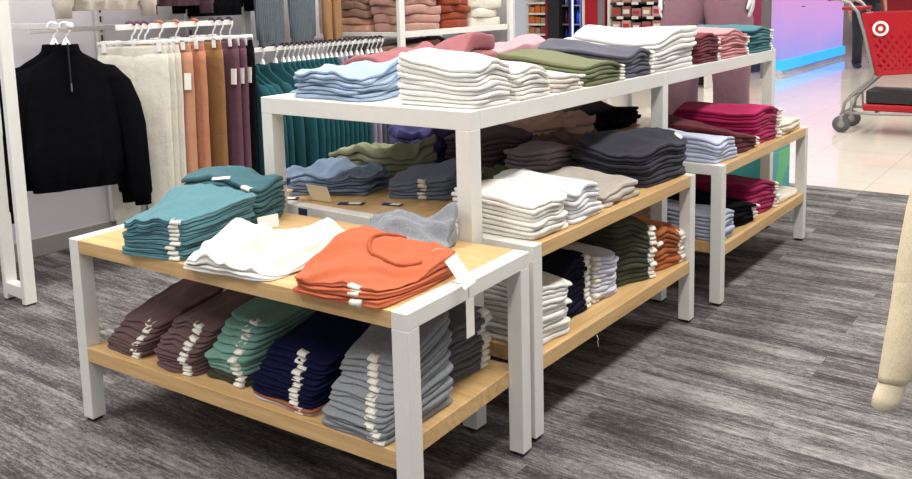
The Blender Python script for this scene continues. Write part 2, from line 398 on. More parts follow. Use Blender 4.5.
def pile(desc, corners, z0, heights, cols, kind='shirt', n=None, group=None, wave=0, wrk=.004, labels=None, layers=1,
         lean=None, jit=.004, name='folded_shirt', seed=None, colname=None, topdrop=None, nx=22, ny=18, labelw=.03, edge=.0035, setback=0, sb0=0., lshift=0, crumple=.5, steps=()):
    """cols: list of (rgb, colour word, heather) from the bottom up, or a single one for all"""
    seed = seed or abs(hash(tuple(map(tuple, corners)))) % 99991; r = random.Random(seed)
    if n is None: n = len(cols)
    if not isinstance(cols, list): cols = [cols]*n
    F = Field(seed); G = Field(seed+5, 6, 3, 10); FD = Folds(seed+9)
    hq = heights
    def H(u, v): return hq[0]*(1-u)*(1-v)+hq[1]*u*(1-v)+hq[2]*u*v+hq[3]*(1-u)*v
    def Z(s):
        def f(u, v):
            z = H(u, v)*s + s*wrk*2.0*F(u, v)+ (min(s*3, 1)*wrk*.5*G(u, v)) + s*s*wrk*2.2*crumple*FD(u, v)
            for (nu, nv, c_, h_, w_) in steps:
                q = np.clip((nu*u+nv*v-c_)/w_, 0, 1); z = z+s**4*h_*(q*q*(3-2*q)-.5)
            if wave: z = z+wave*s*(np.sin(math.pi*np.clip(u*1.05, 0, 1))**2-.35)
            if topdrop: z = z-topdrop*s*s*np.clip((np.abs(2*v-1)-.55)/.45, 0, 1)**2
            return z0+.001+np.maximum(z, .004*n*s)
        return f
    fr = [0]
    for k in range(n): fr.append(fr[-1]+r.uniform(.85, 1.15))
    fr = [x/fr[-1] for x in fr]; out = []
    c0 = [np.array(p, float) for p in corners]
    cc = sum(c0)/4; c0 = [p+(cc-p)/np.linalg.norm(cc-p)*.012 for p in c0]
    for k in range(n):
        f = k/max(1, n-1); sh = np.array([r.uniform(-jit, jit), r.uniform(-jit, jit)])
        if lean: sh = sh+np.array(lean)*f
        cs = [p+sh+(cc-p)*r.uniform(-.02, .03) for p in c0]
        if setback:
            g = setback*max(0, (f-sb0)/(1-sb0)); cs[0] = cs[0]+(cs[3]-cs[0])*g; cs[1] = cs[1]+(cs[2]-cs[1])*g
        rgb, word, he = cols[k]
        z0f, z1f = Z(fr[k]), Z(fr[k+1])
        mp = quadmap(cs)
        iv = invmap(c0)
        z0f = (lambda g: (lambda x, y: g(*iv(x, y))))(z0f)
        zt = (lambda g: (lambda x, y: g(*iv(x, y))-.0014-wrk*.09))(z1f)
        ctr = mp(.5, .5); base = Vector((ctr[0], ctr[1], float(z0f(*[np.array(q) for q in ctr]))))
        V, Fc = slab(mp, z0f, zt, seed*31+k, nx, ny, layers, edge)
        mb = MB().add(V-np.array(base), Fc); o = mb.build(name, fabric(rgb, he), None, True); o.location = base
        oi = n-1-k; where = ORD[min(oi, len(ORD)-1)]
        pos = 'only ' if n == 1 else (where+' ' if oi == 0 else where+' from top ')
        tag(o, (pos if n > 1 else '')+'%s %s %s' % (word, kind, desc), kind.split()[-1], group or ('folded %ss %s' % (kind, desc)) if n > 1 else group)
        for (e, t, prob) in (labels or []):
            if r.random() > prob: continue
            tt = t+r.uniform(-.03, .03)+lshift*f
            uv = {0: (tt, .0), 1: (1., tt), 2: (tt, 1.), 3: (0., tt)}[e]; uv2 = {0: (tt+.02, 0), 1: (1, tt+.02), 2: (tt+.02, 1), 3: (0, tt+.02)}[e]
            p = np.array(mp(*uv)); p2 = np.array(mp(*uv2)); tg = (p2-p)/np.linalg.norm(p2-p)
            ow = np.array([tg[1], -tg[0]]); ow = ow if np.dot(ow, p-np.array(ctr)) > 0 else -ow
            za = float(z0f(*p)); zc = float(zt(*p))
            rings = []
            for sgn in (-1, 1):
                ring_ = []
                for (d_, fz) in [(-.012, 1)]+[(.0125*math.sin(math.pi*q/8)*min(1, (zc-za)/.014), .5+.5*math.cos(math.pi*q/8)) for q in range(9)]+[(-.012, 0)]:
                    q_ = p+ow*d_+tg*(sgn*labelw/2); b_, t_ = float(z0f(*q_)), float(zt(*q_)); ring_.append(Vector((q_[0], q_[1], b_+(t_-b_)*fz+(fz-.5)*.0009))-base)
                rings.append(ring_)
            MB().loft(rings).build('size_label', LABELM, o, True)['label'] = 'white size label'
        out.append(o)
    return out
def card_tag(name, parent, p, ax, ay, w, h, mat, hole=None, lines=False):
    """small card with its own thickness; p centre, ax / ay unit directions"""
    ax, ay = Vector(ax).normalized(), Vector(ay).normalized(); nz = ax.cross(ay).normalized(); p = Vector(p); mb = MB()
    V = []
    for t in (-.0006, .0006):
        for sx, sy in ((-1, -1), (1, -1), (1, 1), (-1, 1)): V.append(p+ax*(sx*w/2)+ay*(sy*h/2)+nz*t)
    mb.add(V, [(0, 3, 2, 1), (4, 5, 6, 7), (0, 1, 5, 4), (1, 2, 6, 5), (2, 3, 7, 6), (3, 0, 4, 7)])
    return mb.build(name, mat, parent)

# ------------------------------------------------------------------ piles on the nearest low table
TEAL = ((84, 136, 146), 'teal', 0); CHOC = ((110, 82, 80), 'chocolate', 0); SEA = ((112, 164, 148), 'seafoam', 0); OLV = ((60, 62, 42), 'dark olive', 0)
NAVY = ((24, 27, 62), 'navy', 0); GREY = ((142, 146, 151), 'mid grey', .8); DGREY = ((92, 94, 97), 'dark grey', .6)
WHT = ((232, 231, 225), 'white', 0); CREAM = ((242, 239, 229), 'cream', 0); ORG = ((206, 98, 58), 'orange', 0); BLK = ((22, 22, 26), 'black', 0)
pile('in front teal pile near the low table corner', [(-.090, 1.035), (-.035, .795), (.285, .845), (.215, 1.115)], .605, [.115, .12, .145, .14], TEAL, 'sweatshirt', 9,
     wrk=.007, crumple=.8, nx=30, ny=30, labels=[(0, .86, 1)], name='folded_sweatshirt', layers=2, wave=.012, lean=(.012, -.01))
tb = pile('in the teal pile behind, against tall post', [(.27, 1.22), (.32, .885), (.53, .965), (.48, 1.25)], .605, [.155, .15, .14, .14], ((62, 110, 120), 'dark teal', 0), 'sweatshirt', 8,
     wrk=.008, crumple=.9, nx=30, ny=30, labels=[(0, .9, .25)], name='folded_sweatshirt')
pile('lying loose in the middle of the low table', [(-.078, .738), (-.022, .440), (.32, .455), (.13, .785)], .605, [.05, .045, .06, .075], [((228, 226, 217), 'white', 0)]*2, 'jumper', wrk=.010, edge=.006,
     name='folded_jumper', group='crumpled white jumpers', crumple=1.1, steps=[(.15, .99, .33, .016, .06), (-.9, .44, -.42, .012, .06)], layers=2, nx=30, ny=30, jit=.004)
po = pile('on the near corner of low table, with hang tag', [(-.040, .348), (-.022, .072), (.315, .066), (.245, .375)], .605, [.036, .052, .062, .088], [ORG]*3, 'shirt', wrk=.006, edge=.005, crumple=.8, steps=[(-.59, .81, -.148, .013, .05), (.75, -.66, .42, -.008, .05)],
     labels=[(0, .76, 1)], group='orange shirts on the table corner', nx=28, ny=26, layers=2, labelw=.03)
pile('crumpled in front of the tall white post', [(.29, .50), (.43, .215), (.552, .25), (.45, .52)], .605, [.03, .045, .12, .05], [((140, 145, 152), 'heather grey', .7)]*2, 'top', wrk=.013, edge=.008,
     crumple=1.0, name='crumpled_top', group='crumpled grey tops', nx=30, ny=28)
# orange shirt neckband and its tag
ot = po[-1]
def on(o, x, y): 
    """height of the top of a folded garment at world x, y"""
    best = None
    for v in o.data.vertices:
        p = v.co+o.location; d = (p.x-x)**2+(p.y-y)**2
        if best is None or d < best[0]-1e-5 or (d < best[0]+2e-5 and p.z > best[1]): best = (d, p.z)
    return best[1]
nb = []
for k in range(15):
    a = math.pi*(-.15+1.3*k/14); x, y = .215+.075*math.cos(a+.9), .20+.085*math.sin(a+.9)
    nb.append(Vector((x, y, on(ot, x, y)+.002))-ot.location)
MB().tube(nb, .0055, 8).build('neckband', fabric((192, 86, 48)), ot, True)
x, y = .255, .105
st = Vector((x, y, on(ot, x, y)+.004))-ot.location
s = MB().tube([st+Vector((-.012, .012, 0)), st+Vector((.0, .0, .008)), st+Vector((.012, -.012, .004))], .0011, 6).build('tag_string', STRM, ot, True)
card_tag('hang_tag', ot, Vector((.222, .010, .646))-ot.location, (-.42, -.83, -.36), (.62, -.56, .55), .118, .034, TAGM)
tg = empty('price_tag', (.225, -.002, .607)); tag(tg, 'cream price tag hanging down over the white rail of the low table', 'tag')
MB().tube([(0, .04, .004), (.008, .015, .003), (.01, -.004, .001), (.01, -.0045, -.03)], .001, 6).build('tag_string', plain('string_blue', (90, 110, 125), .7), tg, True)
card_tag('tag_card', tg, (.012, -.0055, -.083), (1, .05, 0), (0, 0, 1), .036, .10, TAGM)
# small sale tags on the teal pile and the white jumper
for (loc, ax, ay, w_, h_, lab) in (((.235, .735, .672), (.75, -.62, .12), (.1, .2, .9), .062, .038, 'cream hang tag standing between the teal pile and white jumper'),
                                  ((.245, .428, .6085), (.75, -.6, .03), (.55, .8, .06), .055, .03, 'cream hang tag poking out from under the white jumper'),
                                  ((.27, .99, .772), (.72, -.7, .02), (.7, .7, .06), .055, .03, 'white paper tag lying on top of the teal pile')):
    o = card_tag('hang_tag', None, (0, 0, 0), ax, ay, w_, h_, TAGM); o.location = loc; tag(o, lab, 'tag')
# lower shelf
ZL = .2545
pile('in leftmost pile on the lower shelf', [(-.032, 1.242), (-.03, 1.045), (.30, 1.03), (.30, 1.24)], ZL, [.070, .075, .155, .15], CHOC, 'sweatshirt', 8, wrk=.006, labels=[(0, .90, .95)], name='folded_sweatshirt', wave=.006, setback=.2, sb0=.55, lshift=-.12)
pile('in second pile from left, lower shelf', [(-.03, .985), (-.018, .805), (.36, .80), (.36, 1.0)], ZL, [.105, .11, .185, .175], CHOC, 'sweatshirt', 11, wrk=.006, labels=[(0, .86, 1)], name='folded_sweatshirt', wave=.008, setback=.2, sb0=.55, lshift=-.18)
pile('in green pile on the near lower shelf', [(.012, .80), (.012, .625), (.38, .62), (.38, .79)], ZL, [.14, .14, .20, .20], [OLV]*2+[SEA]*9, 'shirt', wrk=.005, labels=[(0, .93, 1)], wave=.008, setback=.26, sb0=.5, lshift=-.25)
pile('in navy pile on the near lower shelf', [(-.008, .585), (-.004, .335), (.295, .34), (.295, .59)], ZL, [.125, .118, .165, .165], [((196, 190, 200), 'pale', 0), ((168, 92, 58), 'rust', 0)]+[NAVY]*10, 'shirt', wrk=.006, labels=[(0, .82, 1)], wave=.012, setback=.28, sb0=.4, lshift=-.25)
pile('in nearest pile on the lower shelf', [(-.018, .300), (-.012, .075), (.28, .078), (.28, .30)], ZL, [.115, .15, .27, .245], GREY, 'shirt', 14, wrk=.005, labels=[(0, .90, 1)], wave=.01, setback=.34, sb0=.3, lshift=-.4)
pile('in back corner pile, near lower shelf', [(.315, .15), (.53, .135), (.53, .40), (.315, .40)], ZL, [.15, .17, .19, .18], DGREY, 'shirt', 10, wrk=.006, labels=[(0, .93, .95)], wave=.01)

# ------------------------------------------------------------------ piles on the low table inside the tall one
ZT = .605
pile('in left cream pile on middle table', [(.665, .056), (.875, .056), (.88, .38), (.665, .38)], ZT, [.105, .11, .125, .13], CREAM, 'sweatshirt', 8, wrk=.006, name='folded_sweatshirt', wave=.008)
pile('in pile right of the cream sweatshirts', [(.885, .056), (1.085, .062), (1.09, .38), (.885, .38)], ZT, [.115, .10, .13, .13], [((232, 233, 236), 'white', 0)]*7, 'shirt', wrk=.005, labels=[(0, .93, .4)], wave=.015)
pile('in flat taupe pile on middle table', [(1.14, .072), (1.375, .058), (1.39, .36), (1.13, .36)], ZT, [.05, .058, .075, .075], ((186, 176, 164), 'taupe', .2), 'shirt', 3, wrk=.006, edge=.01)
pile('in big charcoal pile on middle table', [(1.47, .075), (1.825, .062), (1.80, .40), (1.46, .40)], ZT, [.14, .155, .155, .15], ((54, 54, 66), 'charcoal', .2), 'sweatshirt', 9, wrk=.009, name='folded_sweatshirt', labels=[(1, .12, .9)], wave=.016)
pile('in small olive pile behind cream sweatshirts', [(1.10, .44), (1.34, .44), (1.34, .65), (1.17, .65)], ZT, [.05, .05, .07, .07], ((84, 96, 66), 'olive', 0), 'shirt', 4, wrk=.008, edge=.012)
pile('in plum pile behind the mauve shirts', [(1.42, .72), (1.74, .70), (1.74, .97), (1.40, .97)], ZT, [.15, .15, .15, .15], ((92, 66, 78), 'plum', 0), 'shirt', 7, wrk=.008, edge=.01)
pile('in mauve pile left of charcoal sweatshirts', [(1.37, .44), (1.60, .44), (1.60, .65), (1.37, .65)], ZT, [.12, .12, .12, .12], ((146, 130, 138), 'mauve', .2), 'shirt', 6, wrk=.006)
pile('in brown heap behind charcoal sweatshirts', [(1.62, .44), (1.81, .44), (1.81, .66), (1.62, .66)], ZT, [.135, .13, .13, .135], ((120, 90, 78), 'brown', 0), 'shirt', 6, wrk=.014, edge=.016, crumple=1.0, nx=34, ny=30)
# lower shelf of that table
pile('in leftmost pile, middle table lower shelf', [(.688, .085), (.885, .06), (.90, .36), (.688, .36)], ZC, [.19, .165, .19, .20], WHT, 'shirt', 11, wrk=.006, labels=[(0, .9, .25)], wave=.008)
pile('in pile beside white, middle lower shelf', [(.905, .11), (1.105, .12), (1.12, .40), (.905, .40)], ZC, [.18, .195, .21, .2], ((28, 30, 48), 'midnight', 0), 'shirt', 10, wrk=.005, labels=[(0, .95, .95)], wave=.012)
pile('in pale blue pile, middle lower shelf', [(1.13, .115), (1.30, .098), (1.31, .40), (1.13, .40)], ZC, [.175, .145, .18, .18], ((205, 208, 224), 'pale blue', .2), 'shirt', 10, wrk=.005, labels=[(0, .1, .9)], wave=.008)
pile('in tall olive pile, middle lower shelf', [(1.315, .13), (1.52, .062), (1.54, .38), (1.315, .38)], ZC, [.245, .205, .26, .265], ((66, 70, 50), 'olive', 0), 'shirt', 12, wrk=.006, labels=[(0, .95, .95)], wave=.016)
pile('in rust pile at far shelf end', [(1.56, .085), (1.768, .052), (1.766, .34), (1.56, .34)], ZC, [.17, .13, .19, .19], ((178, 92, 40), 'rust orange', 0), 'shirt', 8, wrk=.007, labels=[(0, .95, .95), (0, .15, .3)], wave=.012)
# the table behind: denim, olive, purple, blue heaps
de = pile('in denim heap beside the tall left post', [(.70, 1.19), (.86, .89), (1.10, 1.0), (.93, 1.27)], ZT, [.075, .08, .085, .08], ((114, 136, 164), 'denim blue', .3), 'shirt', 6, wrk=.012, edge=.016, crumple=1.0, nx=34, ny=30)
pile('in sage heap behind the denim shirts', [(1.02, 1.27), (1.15, .97), (1.38, .98), (1.28, 1.28)], ZT, [.115, .12, .12, .12], ((146, 150, 118), 'sage', .1), 'shirt', 4, wrk=.013, edge=.016, crumple=1.0, nx=34, ny=30)
pile('in purple heap near the back', [(1.40, 1.28), (1.41, 1.01), (1.78, 1.01), (1.78, 1.29)], ZT, [.15, .15, .16, .16], ((66, 62, 122), 'purple', 0), 'shirt', 4, wrk=.014, edge=.016, crumple=1.0, nx=34, ny=30)
b2 = pile('in blue pile under the white rail', [(.87, .83), (.94, .60), (1.14, .66), (1.07, .87)], ZT, [.06, .09, .11, .09], ((114, 130, 152), 'slate blue', .2), 'shirt', 5, wrk=.008, edge=.01, labels=[(0, .6, .9)])
for (loc, ax, ay, w_, h_, mt, lab) in (((.690, .985, .640), (0, -1, .02), (-.35, 0, .9), .105, .066, KRAFT, 'kraft paper hang tag leaning on the denim heap'),
      ((.668, 1.13, .608), (.6, -.8, 0), (.8, .6, .0), .085, .035, NAVYTAG, 'navy tag lying left of the kraft tag'),
      ((.735, .87, .608), (.45, -.9, 0), (.9, .45, .0), .095, .036, NAVYTAG, 'navy tag lying right of the kraft tag'),
      ((.80, .735, .608), (.2, -1, 0), (1, .2, .0), .08, .03, NAVYTAG, 'navy tag lying in front of the slate blue pile')):
    o = card_tag('hang_tag', None, (0, 0, 0), ax, ay, w_, h_, mt); o.location = loc; tag(o, lab, 'tag')
    if mt is NAVYTAG: card_tag('tag_sticker', o, Vector(ax).normalized()*.012+Vector((0, 0, .0012)), ax, ay, w_*.45, h_*.7, TAGM)
o = MB().box(-.001, .0, -.022, .022, -.022, .022).build('shelf_sticker', NAVYTAG); o.location = (.6218, 1.0, .575); tag(o, 'small navy square sticker on the white rail behind', 'sticker')

# ------------------------------------------------------------------ piles along the top of the tall table
def top(desc, x0, x1, h, col, n, kind='shirt', yb=.58, wave=.02, back=None, **kw):
    return pile(desc, [(x0, .228), (x1, .228), (x1, yb), (x0, yb)], HT, h, col, kind, n, wave=wave, labels=kw.pop('labels', [(0, .93, .85)]), **kw)
top('in big white pile on tall table corner', .615, .825, [.135, .125, .15, .16], ((243, 242, 235), 'white', 0), 9, yb=.55, wave=.026, wrk=.006, labels=[])
top('in second white pile along the top', .85, 1.07, [.10, .095, .11, .11], ((238, 236, 228), 'ivory', 0), 7, wave=.018, labels=[(0, .05, .3)])
top('in low stone pile on tall table', 1.09, 1.275, [.06, .055, .07, .07], ((222, 212, 202), 'stone', .2), 4, wave=.008)
pile('in khaki pile on tall table', [(1.30, .228), (1.60, .228), (1.60, .60), (1.30, .64)], HT, [.075, .07, .11, .12], ((112, 116, 80), 'khaki green', 0), 'shirt', 5, wave=.012, labels=[(0, .95, .85)])
pile('in slate pile between khaki and white', [(1.62, .228), (1.86, .228), (1.86, .64), (1.63, .66)], HT, [.10, .10, .135, .13], ((92, 92, 106), 'slate grey', .2), 'shirt', 6, wave=.02, labels=[(0, .96, .95)])
pile('in tall white pile past the seam', [(1.88, .228), (2.31, .228), (2.28, .62), (1.885, .64)], HT, [.125, .185, .17, .16], WHT, 'sweatshirt', 8, wave=.028, wrk=.006, name='folded_sweatshirt', lean=(.03, 0))
top('in maroon pile on tall table', 2.33, 2.615, [.13, .125, .13, .14], ((122, 44, 54), 'maroon', 0), 9, wave=.026)
top('in pink pile on tall table', 2.64, 3.02, [.125, .125, .13, .13], ((214, 138, 142), 'pink', 0), 9, wave=.028)
top('in end pile on tall table', 3.045, 3.405, [.125, .12, .13, .13], ((58, 118, 128), 'teal', 0), 8, wave=.026)
pile('in light blue heap at tall table end', [(.605, 1.02), (.60, .665), (.92, .68), (.93, 1.04)], HT, [.09, .095, .12, .10], ((156, 180, 208), 'light blue', .3), 'shirt', 7, wrk=.009, edge=.010, labels=[], crumple=.9, nx=34, ny=30)
pile('heaped behind the big white pile', [(.97, 1.10), (.97, .72), (1.45, .72), (1.45, 1.10)], HT, [.10, .11, .15, .13], [((160, 92, 98), 'dusty rose', 0)]*3, 'shirt', wrk=.014, edge=.016, labels=[])
pile('heaped behind the khaki pile', [(1.55, 1.08), (1.50, .76), (2.05, .80), (2.05, 1.10)], HT, [.10, .11, .12, .11], [((206, 152, 160), 'rose pink', 0)]*3, 'shirt', wrk=.012, edge=.016, labels=[])
pile('folded small behind the slate pile', [(1.90, .74), (1.88, .68), (2.20, .68), (2.20, .75)], HT, [.13, .13, .13, .13], [((226, 222, 216), 'off white', 0)]*3, 'shirt', wrk=.006, labels=[])

# ------------------------------------------------------------------ far low table
pile('in lavender pile on far table', [(2.05, .03), (2.265, .012), (2.27, .36), (2.05, .36)], ZT, [.10, .095, .11, .11], ((190, 198, 224), 'pale lavender', .2), 'shirt', 6, wave=.012, wrk=.007)
pile('in maroon pile beside lavender shirts', [(2.29, .035), (2.535, .012), (2.535, .40), (2.29, .42)], ZT, [.10, .05, .12, .13], ((98, 30, 40), 'maroon', 0), 'shirt', 4, wave=.008, labels=[(0, .97, .9)])
pile('in magenta pile on far table', [(2.555, .05), (2.84, .012), (2.84, .44), (2.555, .46)], ZT, [.165, .15, .165, .15], ((186, 20, 88), 'magenta', 0), 'shirt', 9, wave=.02, labels=[(0, .97, .9)])
pile('in flat cream pile at far table end', [(2.88, .012), (3.23, .012), (3.22, .34), (2.88, .34)], ZT, [.06, .055, .065, .065], ((226, 214, 190), 'beige', .1), 'shirt', 3, wave=.004)
pile('in lavender pile, far lower shelf', [(2.085, .02), (2.265, .012), (2.26, .36), (2.085, .36)], ZC, [.125, .11, .13, .13], ((178, 186, 208), 'pale lavender', .2), 'shirt', 7, wave=.012)
pile('in black pile, far lower shelf', [(2.28, .06), (2.53, .012), (2.53, .40), (2.28, .42)], ZC, [.12, .085, .13, .13], BLK, 'shirt', 5, wave=.006, labels=[(0, .97, .9)])
pile('in magenta pile, far lower shelf', [(2.55, .06), (2.84, .012), (2.84, .44), (2.54, .46)], ZC, [.16, .135, .16, .16], ((176, 18, 84), 'magenta', 0), 'shirt', 8, wave=.016, labels=[(0, .97, .9)])
pile('lying flat on the far lower shelf end', [(2.88, .02), (3.20, .012), (3.19, .36), (2.88, .36)], ZC, [.03, .03, .03, .03], [((228, 222, 206), 'cream', 0)], 'shirt', wave=.002)
pile('folded on the table behind, near tall post', [(2.46, 1.24), (2.50, .84), (3.0, .80), (3.0, 1.25)], ZT, [.08, .095, .11, .09], [BLK]*4, 'sweatshirt', wrk=.01, edge=.014, name='folded_sweatshirt')
pile('in tan heap behind the brown heap', [(2.05, 1.16), (2.05, .76), (2.40, .76), (2.40, 1.16)], ZT, [.13, .13, .13, .13], ((200, 160, 138), 'tan', 0), 'shirt', 3, wrk=.012, edge=.014, crumple=1.0, nx=34, ny=30)

# ------------------------------------------------------------------ hanging clothes
HOOKM = plain('hanger_white', (238, 238, 236), .35); CAPM = {}
def cap_mat(rgb): return plain('size_cap_%d_%d_%d' % rgb, rgb, .5)
def hook_pts(z0=-.10):
    pts = [Vector((-.024*math.cos(a), 0, -.004+.024*math.sin(a))) for a in [math.radians(d) for d in range(-20, 200, 22)]]
    return pts+[Vector((.017, 0, -.027)), Vector((.004, 0, -.042)), Vector((0, 0, -.055)), Vector((0, 0, z0))]
def hanger(kind, capc, arms=.18, drop=.055):
    """origin on the rail centre; local x runs across the garment"""
    root = empty('clothes_hanger' if kind == 'top' else 'clip_hanger', (0, 0, 0))
    mb = MB().tube(hook_pts(-.10 if kind == 'top' else -.078), .005, 6)
    mb.build('hook', HOOKM, root, True)
    if kind == 'top':
        pts = [Vector((arms*t*.8, 0, -.10-drop*1.7*abs(t)**1.1)) for t in [-1, -.8, -.5, -.2, 0, .2, .5, .8, 1]]
        rings = []
        for p in pts: rings.append([p+Vector((0, .0055*math.cos(a), .012*math.sin(a))) for a in [k*math.pi/4 for k in range(8)]])
        MB().loft(rings).loft([[(a*sx, b*sy, z) for sx, sy in ((-1, -1), (1, -1), (1, 1), (-1, 1))] for a, b, z in ((.007, .004, -.055), (.020, .0045, -.085), (.036, .0045, -.116))]).build('shoulder_bar', HOOKM, root, True)
    else:
        MB().box(-arms, arms, -.005, .005, -.085, -.070, .002).build('bar', HOOKM, root)
        for s in (-1, 1): MB().box(s*(arms-.035)-.012, s*(arms-.035)+.012, -.031, .031, -.084, -.066, .002).box(s*(arms-.035)-.012, s*(arms-.035)+.012, -.031, -.025, -.125, -.075, .002).box(s*(arms-.035)-.012, s*(arms-.035)+.012, .025, .031, -.125, -.075, .002).build('clip', HOOKM, root)
    if capc: MB().tube([Vector((-.027*math.cos(a), 0, -.003+.027*math.sin(a))) for a in [math.radians(d) for d in (30, 60, 90, 120, 150)]], .0082, 8).build('size_cap', cap_mat(capc), root, True)
    return root
def ring(cx, cy, z, a, b, n=30, rip=0, ph=0, k=7, pw=1.0):
    R = []
    for i in range(n):
        t = 2*math.pi*i/n; c, s_ = math.cos(t), math.sin(t)
        bb = b*(1+rip*math.sin(k*c*2.2+ph)+.5*rip*math.sin(k*1.9*c+ph*2))
        R.append((cx+a*math.copysign(abs(c)**pw, c), cy+bb*math.copysign(abs(s_)**.8, s_), z))
    return R
def hung_top(mat, seed, L=.62, w=.25, sleeve=.56, hood=False, th=.05, label=False, mea=.006, fl=0):
    r = random.Random(seed); root = empty('hung_sweatshirt', (0, 0, 0)); rg = []
    zt = -.085; ph = r.uniform(0, 6)
    for f, a, b, rp in ((0, .90, 1.0, .12), (.004, .92, 1.05, .12), (.07, .92, 1.05, .14), (.085, 1.0, 1.2, .2), (.25, 1.02, 1.2, .22), (.45, 1.0, 1.15, .18), (.62, .99, 1.1, .12), (.76, .95, 1.0, .07), (.83, .90, .92, .03), (.87, .80, .82, 0), (.91, .62, .78, 0), (.945, .44, .76, 0), (.97, .32, .8, 0), (.985, .29, .85, 0)):
        rg.append(ring(0, 0, zt-.02-L*(1-f), w*a, th*b, 40, rp, ph+f*1.3))
    me_ = lambda R: [(x, y+mea*min(1, max(0, (zt-.08-z)/.25))*math.sin(9*x/w*.5+ph)+.4*mea*math.sin(23*x/w*.5+2*ph)*min(1, max(0, (zt-.15-z)/.3)), z) for (x, y, z) in R]
    rg = [me_(R) for R in rg]
    mb = MB().loft(rg, cap=False); mb.f.append(tuple(range(40))[::-1]); mb.build('body', mat, root, True)
    cr = [ring(0, 0, zt-.034+k*.009, w*(.285-.01*k), th*(.88+.02*k), 24) for k in range(5 if not hood else 9)]
    cr += [ring(0, 0, zt-.034+k*.009, w*(.225-.01*k), th*(.70+.02*k), 24) for k in range(4 if not hood else 8, -1, -1)]
    MB().loft(cr, cap=False).build('collar', mat, root, True)
    for s in (-1, 1):
        pts = [(s*w*.80, 0, zt-.10), (s*w*.98, -.002, zt-.17), (s*w*(1.10+fl*.4), -.006, zt-.28), (s*w*(1.17+fl*.7), -.01, zt-.40), (s*w*(1.21+fl), -.012, zt-.10-sleeve+.06), (s*w*(1.22+fl), -.012, zt-.10-sleeve+.05), (s*w*(1.225+fl), -.012, zt-.10-sleeve)]
        rx = [.035, .066, .068, .062, .052, .042, .040]; ry = [q*min(1, th/.05) for q in (.028, .045, .046, .044, .040, .034, .033)]; rs = []
        for (px_, py_, pz_), a, b in zip(pts, rx, ry):
            sh = .5*a
            rs.append([(px_+a*math.cos(t)*.98, py_+b*math.sin(t)*(1+.12*math.sin(3*t+pz_*40+ph)), pz_+(-s)*sh*math.cos(t)*.35*(1 if pz_ > zt-.3 else 0)) for t in [2*math.pi*q/18 for q in range(18)]])
        MB().loft(rs).build('sleeve', mat, root, True)
    if label: label_roll(Vector((0, -th*.6, zt-.03)), (0, -1), (1, 0), .012, .03, root)
    return root
def hung_pants(mat, seed, L=.93, w=.175, th=.02, tagged=True):
    r = random.Random(seed); root = empty('hung_pants', (0, 0, 0)); mb = MB(); zt = -.095; ph = r.uniform(0, 6)
    for s in (-1, 1):
        rg = []
        for f in (0, .004, .05, .06, .2, .4, .6, .72, .8, .9, .955):
            hw = w*(.40+.13*f) if f > .05 else w*.36; cx = s*w*(.50+.02*(1-f)) if f > .05 else s*w*.5
            if f > .68: hw = w*.53; cx = s*w*.485
            rg.append(ring(cx, 0, zt-L*(1-f), hw, th*(1.15-.25*f+.25*(1-f)), 26, .16, ph+s+f*1.5, 5))
        mb.add(*_loftvf(rg))
    mb.build('legs', mat, root, True)
    wb = [ring(0, 0, zt-L*.05+k*.0115, w*(1.0-.008*k), th*.88, 60, .13, ph, 34) for k in range(5)]
    wb += [ring(0, 0, zt-L*.05+k*.0115, w*.95, th*.62, 60, .05, ph, 34) for k in range(4, -1, -1)]
    MB().loft(wb, cap=False).build('waistband', mat, root, True)
    if tagged: card_tag('hang_tag', root, (w*.88, -th*1.5, zt-.19), (1, .1, 0), (0, .1, 1), .036, .085, TAGM)
    return root
def _loftvf(rings):
    m_ = MB().loft(rings); return np.concatenate(m_.v), m_.f

# wall fixtures -----------------------------------------------------
YF = 2.553
def ladder(x, lab, second=True):
    o = empty('gondola_upright', (x, YF, 0)); tag(o, lab, 'upright')
    MB().box(-.027, .027, 0, .03, .008, 2.5, .002).build('post', WHITE, o)
    if second:
        MB().box(-.027, .027, .165, .195, .008, 2.5, .002).build('post', WHITE, o)
        MB().box(-.024, .024,   .03, .165, .03, .085, .002).build('foot_rail', WHITE, o); MB().box(-.024, .024,   .03, .165, 2.40, 2.45, .002).build('top_rail', WHITE, o)
    MB().box(-.022, .022, .0305, 3.255-YF, 2.455, 2.49, .002).build('arm_to_wall', WHITE, o)
    for y in ((0, .165) if second else (0,)): MB().box(-.02, .02, y+.004, y+.028, 0, .009).build('foot_pad', plain('dark_plastic', (40, 40, 40), .5), o)
ladder(.402, 'white ladder-shaped steel upright standing left of the black sweatshirts')
YF = 3.06
ladder(2.15, 'white upright post between the hanging pants and teal sweatshirts', False)
YF = 2.553
ladder(3.035, 'white upright post at the left end of the wall shelves', False)
ladder(4.36, 'white upright post at the right end of the wall shelves', False)
for x, lab in ((1.28, 'slotted wall standard behind the black sweatshirts'), (1.87, 'slotted wall standard behind the hanging pants'), (3.34, 'slotted wall standard behind the peach stacks'), (4.1, 'slotted wall standard below the cream stack on the shelves')):
    o = MB().box(-.022, .022, -.014, .014, .1, 2.55, .001).build('slotted_standard', plain('standard_grey', (206, 205, 203), .45)); o.location = (x, 3.272, 0); tag(o, lab, 'wall standard')
    mb = MB()
    for k in range(46): mb.box(-.006, .006, -.0155, -.0135, .14+k*.052, .172+k*.052)
    mb.build('slots', plain('slot_dark', (48, 48, 50), .8), o)
def rail(x0, x1, y, z, lab, brackets=()):
    o = empty('hang_rail', (x0, y, z)); tag(o, lab, 'rail')
    MB().box(0, x1-x0, -.006, .006, -.014, .014, .002).build('bar', WHITE, o)
    for b in brackets: MB().box(b-x0-.006, b-x0+.006, .0065, 3.256-y, -.012, .012, .001).build('bracket', WHITE, o)
    return o
